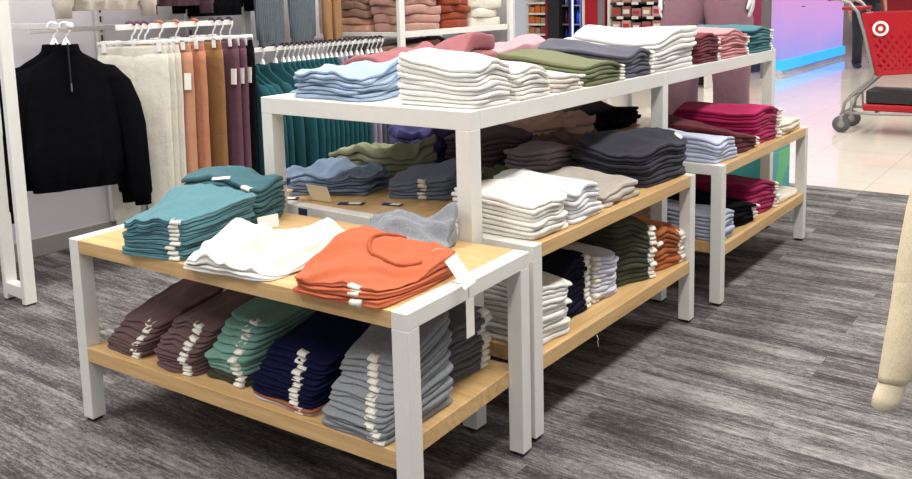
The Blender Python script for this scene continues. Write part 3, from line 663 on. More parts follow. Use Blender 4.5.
rail(.80, 1.60, 3.13, 1.205, 'grey-white cross rail behind the black sweatshirts', (1.28,))
rail(.99, 1.71, 2.66, 1.213, 'white hang rail carrying the cream, peach and mauve pants', (1.70,))
rail(1.735, 3.005, 2.70, 1.045, 'long white hang rail carrying the teal sweatshirts', (1.90, 2.9))
def arm(x, y0, z, lab):
    o = empty('faceout_arm', (x, y0, z)); tag(o, lab, 'arm')
    MB().box(-.006, .006, .005, 3.256-y0, -.014, .014, .002).build('bar', WHITE, o)
    MB().tube([(0, -.012, .004), (0, -.008, .004), (0, .006, .004)], [.008, .016, .016], 12).build('end_knob', HOOKM, o, True)
arm(.722, 2.60, 1.232, 'white faceout arm holding the black zip sweatshirts')
# black half-zip sweatshirts on the arm
BLKF = fabric((14, 14, 18))
hs = hung_top(BLKF, 3, L=.66, w=.215, sleeve=.70, hood=False, th=.034, fl=.12)
mb = MB()
for (z0, z1) in ((-.30, -.075),): mb.box(-.0035, .0035, -.050, -.038, z0, z1, .001)
zp = mb.build('zip', plain('zip_black', (30, 30, 33), .35), hs); MB().box(-.003, .003, -.058, -.050, -.30, -.262, .001).build('zip_pull', plain('zip_metal', (150, 150, 152), .3, .8), zp)
hg = hanger('top', None, .17)
for k, y in enumerate((2.645, 2.75)):
    o = hs if k == 0 else copy_tree(hs); h = hg if k == 0 else copy_tree(hg)
    o.location = (.722, y, 1.232); o.rotation_euler = (0, 0, -.36+.01*k); h.location = o.location; h.rotation_euler = o.rotation_euler
    wh = ['frontmost on the faceout arm', 'behind the frontmost one on the arm'][k]
    tag(o, 'black half-zip sweatshirt hung '+wh, 'sweatshirt', 'black half-zip sweatshirts'); o.name = 'half_zip_sweatshirt'
    tag(h, 'white hanger inside the black half-zip sweatshirt '+wh, 'hanger', 'hangers with black sweatshirts')
# pants on the rail
MAUVEC = (110, 62, 86)
PC = {'cream': (226, 220, 203), 'peach': (204, 142, 108), 'terracotta': (196, 128, 92), 'camel': (158, 112, 66), 'mauve': (112, 72, 88), 'black': (24, 24, 28)}
pl = [('cream', 1.075, -50, 'front'), ('cream', 1.112, -50, 'second'), ('cream', 1.15, -50, 'third'), ('peach', 1.235, -62, None), ('terracotta', 1.335, -72, None), ('camel', 1.455, -76, None), ('mauve', 1.57, -80, 'left'), ('mauve', 1.622, -80, 'right'), ('black', 1.685, -84, None)]
pr_ = {}
for k, (cn, x, deg, wh) in enumerate(pl):
    if cn not in pr_: pr_[cn] = hung_pants(fabric(PC[cn], .1), 20+k, w=.17 if cn == 'cream' else .17, tagged=cn in ('peach', 'mauve', 'black')); o = pr_[cn]
    else: o = copy_tree(pr_[cn])
    h = hanger('clip', MAUVEC if k < 3 else ((180, 110, 80) if k < 6 else (60, 50, 60)), .17) if k in (0, 3, 6) else copy_tree(h0)
    if k in (0, 3, 6): h0 = h
    o.location = h.location = (x, 2.66, 1.213); o.scale = h.scale = (1, .42 if cn == 'cream' else .8, 1); o.rotation_euler = h.rotation_euler = (0, 0, math.radians(deg))
    w_ = {'front': 'at the front of the rail', 'second': 'just behind the front cream pair', 'third': 'last of the three cream pairs', 'left': 'left of its twin pair', 'right': 'right of its twin, next to black pair', None: 'on the clip hanger rail'}[wh]
    tag(o, '%s jogger pants hung %s' % (cn, w_), 'pants', 'jogger pants on the white rail')
    tag(h, 'white clip hanger holding the %s jogger pants %s' % (cn, w_), 'hanger', 'clip hangers on the pants rail')
# teal sweatshirts on the long rail
seq = [('teal', x) for x in (1.765, 1.81, 1.855)]+[('teal', x) for x in (1.94, 2.04, 2.10, 2.14, 2.18, 2.22, 2.26, 2.30, 2.34, 2.38, 2.42, 2.46, 2.50)]+[('lilac', 2.545), ('lilac', 2.59), ('slate', 2.635), ('slate', 2.68), ('mint', 2.735), ('mint', 2.78), ('black', 2.84), ('black', 2.88), ('black', 2.925), ('black', 2.97)]
SCOL = {'teal': (26, 88, 96), 'lilac': (150, 142, 164), 'slate': (84, 92, 104), 'mint': (134, 176, 152), 'black': (22, 22, 26)}
proto = {}; hproto = {}; cnt = {}
tot = {c: sum(1 for q in seq if q[0] == c) for c in SCOL}
for k, (cn, x) in enumerate(seq):
    if cn not in proto: proto[cn] = hung_top(fabric(SCOL[cn]), 50, L=.66, w=.235, sleeve=.60, th=.015, mea=.016); o = proto[cn]
    else: o = copy_tree(proto[cn])
    cc_ = (58, 34, 50) if k % 5 else (34, 34, 40)
    if cc_ not in hproto: hproto[cc_] = hanger('top', cc_, .16); h = hproto[cc_]
    else: h = copy_tree(hproto[cc_])
    o.location = h.location = (x, 2.70, 1.045); o.rotation_euler = h.rotation_euler = (0, 0, math.radians(-90+RND.uniform(-.3, .3)))
    i = cnt.get(cn, 0); cnt[cn] = i+1
    wh = '%s from left of the %s ones on the long rail' % ('first' if i == 0 else ORD[i], cn)
    tag(o, '%s sweatshirt hung %s' % (cn, wh), 'sweatshirt', 'sweatshirts hung on the long rail')
    tag(h, 'white hanger in %s sweatshirt, %s' % (cn, wh), 'hanger', 'hangers on the long rail')
# upper tier: only hems reach into the picture
arm(1.03, 2.74, 1.95, 'white upper faceout arm above the black sweatshirts'); arm(1.53, 2.84, 1.95, 'white upper faceout arm above the pants rail')
arm(2.29, 2.80, 1.97, 'white upper faceout arm holding the pinstripe trousers'); arm(1.86, 2.94, 1.95, 'white upper faceout arm holding the black upper garments')
arm(2.70, 2.82, 1.97, 'white upper faceout arm holding the tan trousers'); arm(2.83, 2.96, 1.97, 'white upper faceout arm holding the pale cream trousers')
def up_top(col, x, y, z, L, lab, w=.25, rz=0):
    o = hung_top(fabric(col), int(x*100), L=L, w=w, sleeve=.50, th=.05); h = hanger('top', None, w*.62)
    o.location = h.location = (x, y, z); o.rotation_euler = h.rotation_euler = (0, 0, rz)
    tag(o, lab, 'sweatshirt'); tag(h, 'white hanger inside the '+lab, 'hanger')
up_top((222, 212, 194), 1.03, 2.79, 1.95, .545, 'cream sweatshirt on upper arm, hem above the pants', .19)
up_top((92, 62, 74), 1.53, 2.90, 1.95, .535, 'plum sweatshirt on upper arm, hem just in view', .15)
up_top((20, 20, 24), 1.86, 3.0, 1.95, .60, 'long black sweatshirt on upper arm behind pants rail', .21)
def up_pants(col, x, y, z, L, w, lab, stripe=0, he=.1):
    o = hung_pants(fabric(col, he, stripe), int(x*77), L=L, w=w, th=.02, tagged=False); h = hanger('clip', None, w*.95)
    o.location = h.location = (x, y, z); tag(o, lab, 'trousers'); tag(h, 'white clip hanger holding the '+lab, 'hanger')
up_pants((98, 110, 118), 2.29, 2.86, 1.97, .83, .26, 'wide grey pinstripe trousers hung above the teal rail', 1, .3)
up_pants((164, 118, 74), 2.70, 2.875, 1.97, .83, .085, 'narrow tan trousers hung beside the grey pinstripe pair')
up_pants((226, 214, 184), 2.83, 3.02, 1.97, .78, .10, 'pale cream trousers hung behind the tan pair')

# ------------------------------------------------------------------ wall shelves with folded knits
def shelf(z, lab):
    o = empty('wall_shelf', (3.045, 2.58, z)); tag(o, lab, 'shelf')
    MB().box(.025, 1.275, 0, .67, -.03, 0, .002).build('board', WHITE, o); MB().box(.02, 1.28, -.012, 0, -.036, .006, .001).build('front_lip', WHITE, o)
    for x in (.05, 1.24): MB().box(x-.006, x+.006, .3, .668, -.075, -.031).build('bracket', WHITE, o)
shelf(1.09, 'upper white wall shelf with folded peach, rust and cream knits'); shelf(.74, 'lower white wall shelf half hidden behind the tall table'); shelf(.38, 'bottom white wall shelf near the floor')
def knit(desc, x0, x1, y0, y1, z, h, cols, **kw):
    return pile(desc, [(x0, y0), (x1, y0), (x1, y1), (x0, y1)], z, [h]*4, cols, 'knit', name='folded_knit', wrk=.01, edge=.012, layers=1, nx=16, ny=14, **kw)
knit('in peach stack at back of upper shelf', 3.10, 3.44, 2.93, 3.22, 1.09, .26, [((208, 152, 124), 'peach', 0)]*2+[((148, 112, 94), 'brown', 0)]*3, jit=.008)
knit('in dusty pink stack, upper shelf front', 3.10, 3.52, 2.60, 2.90, 1.09, .30, ((186, 138, 124), 'dusty pink', 0), n=5, jit=.01, wave=.01)
knit('in rust stack on upper shelf', 3.55, 3.86, 2.60, 2.92, 1.09, .30, ((152, 62, 36), 'rust', 0), n=5, jit=.008, wave=.008)
knit('in cream stack on upper shelf', 3.89, 4.28, 2.60, 2.95, 1.09, .28, ((222, 214, 196), 'cream', 0), n=4, jit=.008)
knit('in tan stack on lower wall shelf', 3.10, 3.34, 2.60, 2.9, .74, .25, ((176, 132, 112), 'tan', 0), n=4)
knit('in cocoa stack on lower wall shelf', 3.36, 3.72, 2.60, 2.9, .74, .27, ((120, 78, 66), 'cocoa', 0), n=4)
knit('in rust stack on lower wall shelf', 3.75, 4.10, 2.60, 2.9, .74, .24, ((146, 66, 38), 'rust', 0), n=4)
o = MB().box(0, .02, 0, .72, .01, 2.5, .002).build('gondola_end_panel', plain('end_panel_grey', (203, 203, 205), .6)); o.location = (4.40, 2.56, 0); tag(o, 'pale grey end panel right of the wall shelves', 'panel')

# ------------------------------------------------------------------ skinned figures
def skin(name, chains, mat, parent=None, sub=2, loc=(0, 0, 0), rz=0):
    """chains: list of [(x, y, z, radius)...]; equal points are merged into one skeleton"""
    V, E_, R, ix = [], [], [], {}
    for ch in chains:
        prev = None
        for (x, y, z, r) in ch:
            k = (round(x, 3), round(y, 3), round(z, 3))
            if k not in ix: ix[k] = len(V); V.append((x, y, z)); R.append(r)
            if prev is not None and prev != ix[k]: E_.append((prev, ix[k]))
            prev = ix[k]
    me = bpy.data.meshes.new(name); me.from_pydata(V, E_, []); o = bpy.data.objects.new(name, me); C.objects.link(o)
    sm = o.modifiers.new('skin', 'SKIN'); sm.use_smooth_shade = True
    for i, r in enumerate(R):
        q = r if isinstance(r, tuple) else (r, r); me.skin_vertices[0].data[i].radius = q
    me.skin_vertices[0].data[0].use_root = True
    s2 = o.modifiers.new('sub', 'SUBSURF'); s2.levels = s2.render_levels = sub
    bpy.context.view_layer.update()
    dg = bpy.context.evaluated_depsgraph_get(); m2 = bpy.data.meshes.new_from_object(o.evaluated_get(dg)); o.modifiers.clear(); o.data = m2
    m2.materials.clear(); m2.materials.append(mat)
    for p in m2.polygons: p.use_smooth = True
    o.location = loc; o.rotation_euler = (0, 0, rz)
    if parent: o.parent = parent
    return o
def hand(wx, wy, wz, s, r=.009):
    """hanging hand below the wrist: palm and five fingers, slightly curled; s = side"""
    ch = [[(wx, wy, wz, .024), (wx, wy-.004, wz-.05, (.016, .034)), (wx, wy-.008, wz-.085, (.014, .036))]]
    for i, (dy, L) in enumerate(((-.028, .068), (-.009, .078), (.010, .072), (.028, .056))):
        ch.append([(wx, wy-.008, wz-.085, (.014, .036)), (wx, wy-.008+dy, wz-.098, .010), (wx-s*.006, wy-.009+dy*1.08, wz-.098-L*.5, .0088), (wx-s*.018, wy-.010+dy*1.05, wz-.098-L, .0068)])
    ch.append([(wx, wy-.004, wz-.05, (.016, .034)), (wx-s*.006, wy-.040, wz-.062, .0125), (wx-s*.014, wy-.055, wz-.095, .010), (wx-s*.020, wy-.058, wz-.120, .008)])
    return ch
def body_chains(arm_dy=0):
    ch = [[(0, 0, .98, .13), (0, 0, 1.10, .12), (0, 0, 1.25, .125), (0, 0, 1.40, .12), (0, .005, 1.50, .055), (0, 0, 1.56, .05), (0, -.01, 1.64, (.075, .085)), (0, -.005, 1.72, (.078, .09)), (0, 0, 1.78, .05)]]
    for s in (-1, 1):
        ch.append([(0, 0, .98, .13), (s*.095, 0, .90, .095), (s*.115, 0, .68, .075), (s*.12, 0, .49, .055), (s*.125, .01, .30, .052), (s*.125, .01, .09, .036), (s*.13, -.05, .045, .036), (s*.135, -.14, .03, .03)])
        ch.append([(0, 0, 1.40, .12), (s*.13, 0, 1.44, .06), (s*.20, 0, 1.40, .055), (s*.25, .01, 1.15, .042), (s*.275, -.02, .93, .028)])
        hc = hand(s*.275, -.02, .93, s)
        hc[0][0] = (s*.275, -.02, .93, .028); ch += hc
    return ch
# pedestal and mannequin with mauve sweatpants
def pedestal():
    mt, nt, b = newmat('turquoise_print'); tc = node(nt, 'ShaderNodeTexCoord')
    vo = node(nt, 'ShaderNodeTexVoronoi'); vo.inputs['Scale'].default_value = 4.5; nt.links.new(tc.outputs['Object'], vo.inputs['Vector'])
    sp = node(nt, 'ShaderNodeSeparateColor'); nt.links.new(vo.outputs['Color'], sp.inputs[0])
    rp = ramp(nt, sp.outputs[0], [(.0, lin((60, 170, 172))), (.3, lin((70, 150, 205))), (.55, lin((96, 196, 128))), (.8, lin((150, 200, 226)))]); rp.color_ramp.interpolation = 'CONSTANT'
    nt.links.new(rp.outputs[0], b.inputs['Base Color'])
    o = empty('display_pedestal', (3.62, .29, 0)); tag(o, 'turquoise display pedestal with a blue and green printed side', 'pedestal')
    MB().box(0, .36, 0, .95, 0, .385, .004).build('box', plain('turquoise', (72, 168, 168), .5), o)
    MB().box(.02, .34, -.003, 0, .02, .365).build('printed_panel', mt, o); MB().box(-.0, .36, 0, .95, .385, .39, .001).build('top_board', plain('turquoise_top', (92, 184, 186), .45), o)
pedestal()
MX, MY, MZ = 3.80, .76, .39
mq = empty('mannequin', (MX, MY, MZ), math.radians(-82)); tag(mq, 'white mannequin in mauve sweatpants standing behind the tall table', 'mannequin')
skin('body', [[(x*1.0, y, z, r) for (x, y, z, r) in c] for c in body_chains()], plain('mannequin_white', (225, 225, 225), .35), mq)
MAU = fabric((146, 104, 118), .1)
mb = MB()
for s in (-1, 1):
    rg = []
    for (z, cx, a, b) in ((.10, .155, .088, .085), (.11, .155, .098, .095), (.16, .158, .106, .10), (.35, .155, .105, .105), (.55, .148, .122, .115), (.75, .136, .139, .13), (.84, .115, .142, .134), (.95, .10, .142, .135), (1.06, .098, .118, .128)):
        rg.append(ring(s*cx, 0, z, a, b, 28, .035, z*9+s, 4))
    mb.add(*_loftvf(rg))
pt = mb.build('sweatpants', MAU, mq, True)
MB().loft([ring(0, 0, z, .205, .13, 48, .04, 0, 30) for z in (1.05, 1.07, 1.09, 1.10)]).build('waistband', MAU, pt, True)
mb = MB().loft([ring(0, 0, z, a, b, 32, .03, z*7, 4) for (z, a, b) in ((1.08, .20, .135), (1.2, .19, .14), (1.36, .215, .145), (1.42, .20, .12), (1.47, .10, .08))])
mb.build('top', fabric((200, 120, 140)), mq, True)

# ------------------------------------------------------------------ shopping cart
RED = plain('cart_red', (176, 18, 34), .35); GRY = plain('cart_grey', (150, 148, 146), .35, .3); BLKP = plain('black_plastic', (32, 32, 34), .5); RUB = plain('wheel_grey', (92, 92, 94), .6)
ct = empty('shopping_cart', (6.97, .735, 0), -1.56); tag(ct, 'red plastic shopping cart with grey frame on the polished floor', 'shopping cart')
def panel(y0, y1, q, mb):
    """lattice side: q = four (x, z) corners bottom-rear, bottom-front, top-front, top-rear"""
    f = lambda u, v: ((1-u)*(1-v)*q[0][0]+u*(1-v)*q[1][0]+u*v*q[2][0]+(1-u)*v*q[3][0], (1-u)*(1-v)*q[0][1]+u*(1-v)*q[1][1]+u*v*q[2][1]+(1-u)*v*q[3][1])
    def strip(a, b, w_, t=.008):
        p, r_ = f(*a), f(*b); d = Vector((r_[0]-p[0], 0, r_[1]-p[1])).normalized(); n_ = Vector((-d.z, 0, d.x))*w_/2; yy = lambda v: y0+(y1-y0)*v; V = []
        for (pt_, v) in ((p, a[1]), (r_, b[1])):
            for sg_ in (-1, 1):
                for dy in (-t/2, t/2): V.append((pt_[0]+n_.x*sg_, yy(v)+dy, pt_[1]+n_.z*sg_))
        mb.add(V, [(0, 1, 3, 2), (4, 6, 7, 5), (0, 4, 5, 1), (2, 3, 7, 6), (0, 2, 6, 4), (1, 5, 7, 3)])
    def solid(a0, a1, b0, b1, t=.008):
        V = []
        for (u, v) in ((a0, b0), (a1, b0), (a1, b1), (a0, b1)):
            x, z = f(u, v)
            for dy in (-t/2, t/2): V.append((x, y0+(y1-y0)*v+dy, z))
        mb.add(V, [(0, 2, 4, 6), (1, 7, 5, 3), (0, 1, 3, 2), (2, 3, 5, 4), (4, 5, 7, 6), (6, 7, 1, 0)])
    solid(0, 1, .88, 1); solid(0, 1, 0, .07); solid(0, .05, .07, .88); solid(.95, 1, .07, .88); solid(.09, .34, .64, .88)
    N = 13
    for k in range(-5, N+1):
        for sg_ in (1, -1):
            a, b_ = (k/N, .07), ((k+5)/N, .88)
            if sg_ < 0: a, b_ = ((k+5)/N, .07), (k/N, .88)
            # clip to u in [.05, .95]
            (u0, v0), (u1, v1) = a, b_; ts = [0, 1]
            if u1 != u0:
                for lim in (.05, .95):
                    t = (lim-u0)/(u1-u0)
                    if 0 < t < 1: ts.append(t)
            ts = sorted(ts); segs = [(p, r_) for p, r_ in zip(ts, ts[1:]) if .05 <= u0+(u1-u0)*(p+r_)/2 <= .95]
            for p, r_ in segs: strip((u0+(u1-u0)*p, v0+(v1-v0)*p), (u0+(u1-u0)*r_, v0+(v1-v0)*r_), .024)
mb = MB(); Q = [(.30, .53), (1.02, .60), (1.14, 1.10), (.175, 1.08)]
panel(.03, -.02, Q, mb); panel(.43, .48, Q, mb)
# floor, rear flap and nose of the basket
mb.add([(.30, .03, .53), (1.02, .03, .60), (1.02, .43, .60), (.30, .43, .53), (.30, .03, .522), (1.02, .03, .592), (1.02, .43, .592), (.30, .43, .522)], [(0, 1, 2, 3), (7, 6, 5, 4), (0, 4, 5, 1), (1, 5, 6, 2), (2, 6, 7, 3), (3, 7, 4, 0)])
for (a, b_) in (((.30, .53), (.175, 1.08)), ((1.02, .60), (1.14, 1.10))):
    for k in range(7):
        y = .04+.38*k/6; mb.tube([(a[0], y, a[1]), (b_[0], y, b_[1])], .009, 6)
    for t in (.12, .5, .98): mb.tube([(a[0]+(b_[0]-a[0])*t, .02, a[1]+(b_[1]-a[1])*t), (a[0]+(b_[0]-a[0])*t, .44, a[1]+(b_[1]-a[1])*t)], .011, 6)
bk = mb.build('basket', RED, ct)
# round emblem: white ring, red ring, white dot
def disc(c, r0, r1, y, mat, name, par):
    rr = [[(c[0]+r_*math.cos(2*math.pi*k/32), yy, c[1]+r_*math.sin(2*math.pi*k/32)) for k in range(32)] for (r_, yy) in ((r0, y+.003), (r1, y+.003), (r1, y), (r0, y), (r0, y+.003))] if r0 > 0 else [[(c[0]+r_*math.cos(2*math.pi*k/32), yy, c[1]+r_*math.sin(2*math.pi*k/32)) for k in range(32)] for (r_, yy) in ((r1, y+.003), (r1, y))]
    return MB().loft(rr, cap=r0 <= 0).build(name, mat, par)
em = disc((.335, .945), 0, .066, -.022, plain('emblem_white', (244, 242, 240), .4), 'round_emblem', bk)
disc((.335, .945), .021, .044, -.0245, RED, 'emblem_ring', em) if False else disc((.335, .945), .021, .044, -.0245, RED, 'emblem_ring', bk)
fr_ = MB()
for y in (.0, .46):
    fr_.tube([(-.10, y, 1.21), (-.02, y, 1.205), (.07, y, 1.17), (.14, y, 1.09), (.20, y, .90), (.285, y, .55), (.27, y, .50), (.10, y, .33), (.055, y, .27), (.04, y, .17)], .0145, 8)
    fr_.tube([(.04, y, .185), (.3, y, .185), (.7, y, .20), (1.05, y, .22)], .013, 8)
    fr_.tube([(.62, y, .20), (.72, y, .42), (.86, y, .58)], .013, 8); fr_.tube([(.11, y, .33), (.12, y, .19)], .010, 8)
for (x, z) in ((.04, .185), (.30, .185), (1.05, .22), (.285, .54), (.10, .33)): fr_.tube([(x, 0, z), (x, .46, z)], .011, 8)
fr_.build('frame', GRY, ct, True)
MB().tube([(-.10, -.01, 1.21), (-.10, .47, 1.21)], .02, 12).build('handle', RED, ct, True)
MB().box(.0, .17, .02, .44, 1.105, 1.135, .006).build('child_seat_flap', RED, ct)
MB().box(.20, 1.02, .03, .43, .205, .265, .012).build('lower_tray', RED, ct)
for (x, y) in ((.03, .02), (.03, .44), (1.0, .06), (1.0, .40)):
    wh = MB().cyl((x, y, .076), (0, 1, 0), .076, .034, 28).build('wheel', RUB, ct, True); MB().cyl((x, y, .076), (0, 1, 0), .032, .040, 16).build('hub', GRY, wh, True)
    MB().box(x-.012, x+.014, y-.026, y-.0205, .06, .185, .002).build('caster_fork', GRY, ct)
o = MB().box(0, .78, 0, .34, 0, .125, .012).build('black_box', BLKP); o.parent = None
o.location = ct.location+Matrix.Rotation(-1.56, 3, 'Z') @ Vector((.22, .06, .267)); o.rotation_euler = ct.rotation_euler; tag(o, 'black box lying on the lower tray of the red cart', 'box')

# ------------------------------------------------------------------ glowing partition, pillar, person, far fixtures
def glow_mat():
    mt, nt, b = newmat('glowing_panel'); tc = node(nt, 'ShaderNodeTexCoord'); sp = node(nt, 'ShaderNodeSeparateXYZ'); nt.links.new(tc.outputs['Object'], sp.inputs[0])
    n = noise(nt, .8, 2, tc.outputs['Object']); mr = node(nt, 'ShaderNodeMapRange'); mr.inputs[1].default_value = .2; mr.inputs[2].default_value = 1.3
    ad = node(nt, 'ShaderNodeMath', operation='MULTIPLY_ADD'); ad.inputs[1].default_value = .5; ad.inputs[2].default_value = -.2
    nt.links.new(n.outputs[0], ad.inputs[0]); a2 = node(nt, 'ShaderNodeMath', operation='ADD'); nt.links.new(sp.outputs[2], a2.inputs[0]); nt.links.new(ad.outputs[0], a2.inputs[1])
    nt.links.new(a2.outputs[0], mr.inputs[0])
    rp = ramp(nt, mr.outputs[0], [(0, lin((152, 160, 244))), (.45, lin((196, 164, 236))), (1, lin((226, 160, 220)))])
    nt.links.new(rp.outputs[0], b.inputs['Emission Color']); b.inputs['Emission Strength'].default_value = .95; b.inputs['Base Color'].default_value = (.02, .02, .03, 1); b.inputs['Roughness'].default_value = .3
    return mt
gp = empty('light_partition', (12.15, 2.8, 0)); tag(gp, 'glowing pink and violet partition with a bright blue light strip along its foot', 'partition')
GM = glow_mat()
MB().box(0, 2.85, 0, .25, .22, 2.4, .004).build('light_panel', GM, gp); MB().box(2.86, 3.70, 0, .25, .22, 2.4, .004).build('light_panel', GM, gp)
MB().box(0, 3.70, -.05, .25, .07, .22, .004).build('blue_light_strip', emis('blue_strip', (42, 150, 250), 1.25), gp); MB().box(0, 3.70, -.02, .25, 0, .07).build('plinth', plain('plinth_grey', (200, 205, 216), .3), gp)
MB().box(1.0, 1.2, -.004, 0, 1.00, 1.012).build('small_mark', BLKP, gp)
o = MB().box(-.055, .055, -.055, .055, 0, CEIL-.01).build('pillar', plain('pillar_grey', (112, 104, 104), .5)); o.location = (11.6, 2.86, 0); tag(o, 'grey square pillar left of the glowing partition', 'pillar')
pn = empty('person', (13.8, 1.97, 0), math.radians(-60)); tag(pn, 'person in dark trousers and black shoes walking behind the red cart', 'person')
ch = body_chains()
skin('body', ch, plain('skin_tone', (190, 140, 115), .6), pn)
mb = MB()
for s in (-1, 1): mb.add(*_loftvf([ring(s*cx, 0, z, a, b, 20, .05, z*9, 4) for (z, cx, a, b) in ((.07, .128, .07, .08), (.3, .128, .072, .08), (.5, .122, .08, .085), (.75, .115, .10, .11), (.95, .10, .115, .14), (1.03, .09, .11, .14))]))
mb.build('trousers', fabric((52, 54, 62)), pn, True)
mb = MB().loft([ring(0, 0, z, a, b, 24) for (z, a, b) in ((.98, .20, .155), (1.15, .185, .15), (1.35, .205, .15), (1.44, .18, .11), (1.49, .08, .075))]); mb.build('shirt', fabric((40, 42, 48)), pn, True)
for s in (-1, 1): MB().loft([ring(s*.132, y, .045, .046, .04, 14) if False else [(s*.132+.05*k_*math.cos(t), y, .048+.046*k_*math.sin(t)) for t in [q*math.pi/8 for q in range(16)]] for (y, k_) in ((.10, .5), (.06, .95), (-.02, 1.0), (-.12, .85), (-.19, .55))]).build('shoe', BLKP, pn, True)
MB().loft([ring(0, .01, z, a, a*1.1, 20) for (z, a) in ((1.68, .088), (1.74, .094), (1.79, .08), (1.825, .03))]).build('hair', plain('hair_dark', (40, 30, 26), .7), pn, True)

REDP = plain('fixture_red', (170, 20, 34), .45); WHP = plain('fixture_white', (226, 222, 216), .5)
# row of fixtures across the far aisle, all facing -X
FX = 10.0
def fixture(name, y0, y1, d, h, lab, cat, bodym):
    o = empty(name, (FX, y0, 0)); tag(o, lab, cat); L = y1-y0
    return o, L
# snack tower
o, L = fixture('snack_shelf', 5.62, 6.02, .4, 1.6, 'narrow white snack shelf with a red side in the far aisle', 'shelf', WHP)
MB().box(.04, .42, 0, .045, 0, 1.6).build('side_panel', REDP, o); MB().box(.04, .42, L-.045, L, 0, 1.6).build('side_panel', WHP, o); MB().box(.40, .44, .046, L-.046, 0, 1.6).build('back_panel', WHP, o)
zs_ = [.18, .38, .56, .715, .87, 1.03, 1.19]
for z in zs_: MB().box(.02, .40, .046, L-.046, z-.03, z).build('shelf_board', WHP, o)
cols = [(196, 60, 40), (150, 60, 60), (170, 152, 130), (196, 120, 60), (220, 110, 40), (226, 140, 50), (220, 90, 40)]
for i, z in enumerate(zs_[1:6]):
    for k in range(3):
        b_ = MB().box(0, .12, 0, .082, 0, .085+.012*((k+i) % 3), .008).build('snack_bag', plain('snack_%d' % ((i+k) % 7), cols[(i+k//2) % 7], .45)); b_.location = (FX+.05, 5.62+.058+k*.098, z+.0005)
        tag(b_, 'small colourful snack pack in the far white shelf, %s board, %s across' % (['lowest', 'second', 'third', 'fourth', 'fifth'][i], ['right', 'centre', 'left'][k]), 'snack', 'snack packs in the far shelf')
# black unit and drinks cooler
o = MB().box(0, .5, 0, .17, 0, 1.75, .006).build('black_cabinet', BLKP); o.location = (FX, 5.445, 0); tag(o, 'tall black cabinet side between the snack shelf and drinks cooler', 'cabinet')
o, L = fixture('drinks_cooler', 5.02, 5.44, .6, 1.75, 'lit drinks cooler glowing blue in the far aisle', 'cooler', BLKP)
MB().box(.42, .5, 0, L, 0, 1.75).build('back_panel', plain('cooler_inside', (52, 74, 150), .5), o)
for y in (0, .195, L-.03): MB().box(0, .42, y, y+.03, 0, 1.75).build('mullion', BLKP, o)
MB().box(.0, .42, .03, L-.03, 1.70, 1.75).build('top_panel', BLKP, o)
MB().box(.03, .06, .03, .05, .1, 1.68).build('light_tube', emis('cooler_tube', (120, 150, 255), 3), o); MB().box(.03, .06,   .175, .19, .1, 1.68).build('light_tube', emis('cooler_tube2', (140, 150, 255), 3), o)
bc = [(70, 110, 220), (60, 80, 190), (150, 90, 190), (120, 40, 60), (90, 150, 230), (200, 210, 240)]
for i, z in enumerate((.30, .58, .86, 1.14)):
    MB().box(.10, .42, .031, L-.031, z-.02, z).build('shelf_board', GRY, o)
    for k in range(6):
        y = .074+k*.049+(.036 if k > 2 else 0)-(.0 if k > 2 else .008)
        b_ = MB().tube([(0, 0, 0), (0, 0, .13), (0, 0, .165), (0, 0, .19), (0, 0, .205)], [.021, .021, .011, .009, .009], 10).build('drink_bottle', plain('drink_%d' % ((i*2+k) % 6), bc[(i*2+k) % 6], .25), None, True)
        b_.location = (FX+.17, 5.02+y, z+.0005); tag(b_, 'bottle in far drinks cooler, %s shelf, %s from right' % (['lowest', 'second', 'third', 'top'][i], ['first', 'second', 'third', 'fourth', 'fifth', 'sixth'][k]), 'bottle', 'bottles in the drinks cooler')
# red booth with grey post
o = MB().box(0, .5, 0, .36, 0, 1.75, .006).build('red_cabinet', REDP); o.location = (FX, 4.655, 0); tag(o, 'red cabinet between the drinks cooler and cosmetics shelves', 'cabinet'); MB().box(-.02, 0, .0, .10, .0, 1.7).build('grey_trim', plain('trim_grey', (132, 126, 126), .4), o)
MB().box(-.015, 0, .32, .36, 0, 1.75).build('white_trim', WHP, o)
o = MB().box(-.03, .55, 0, 1.45, 0, .14, .006).build('header_board', plain('header_cream', (214, 200, 180), .6)); o.location = (FX, 4.65, 1.755); tag(o, 'cream header board above the far drinks cooler', 'board')
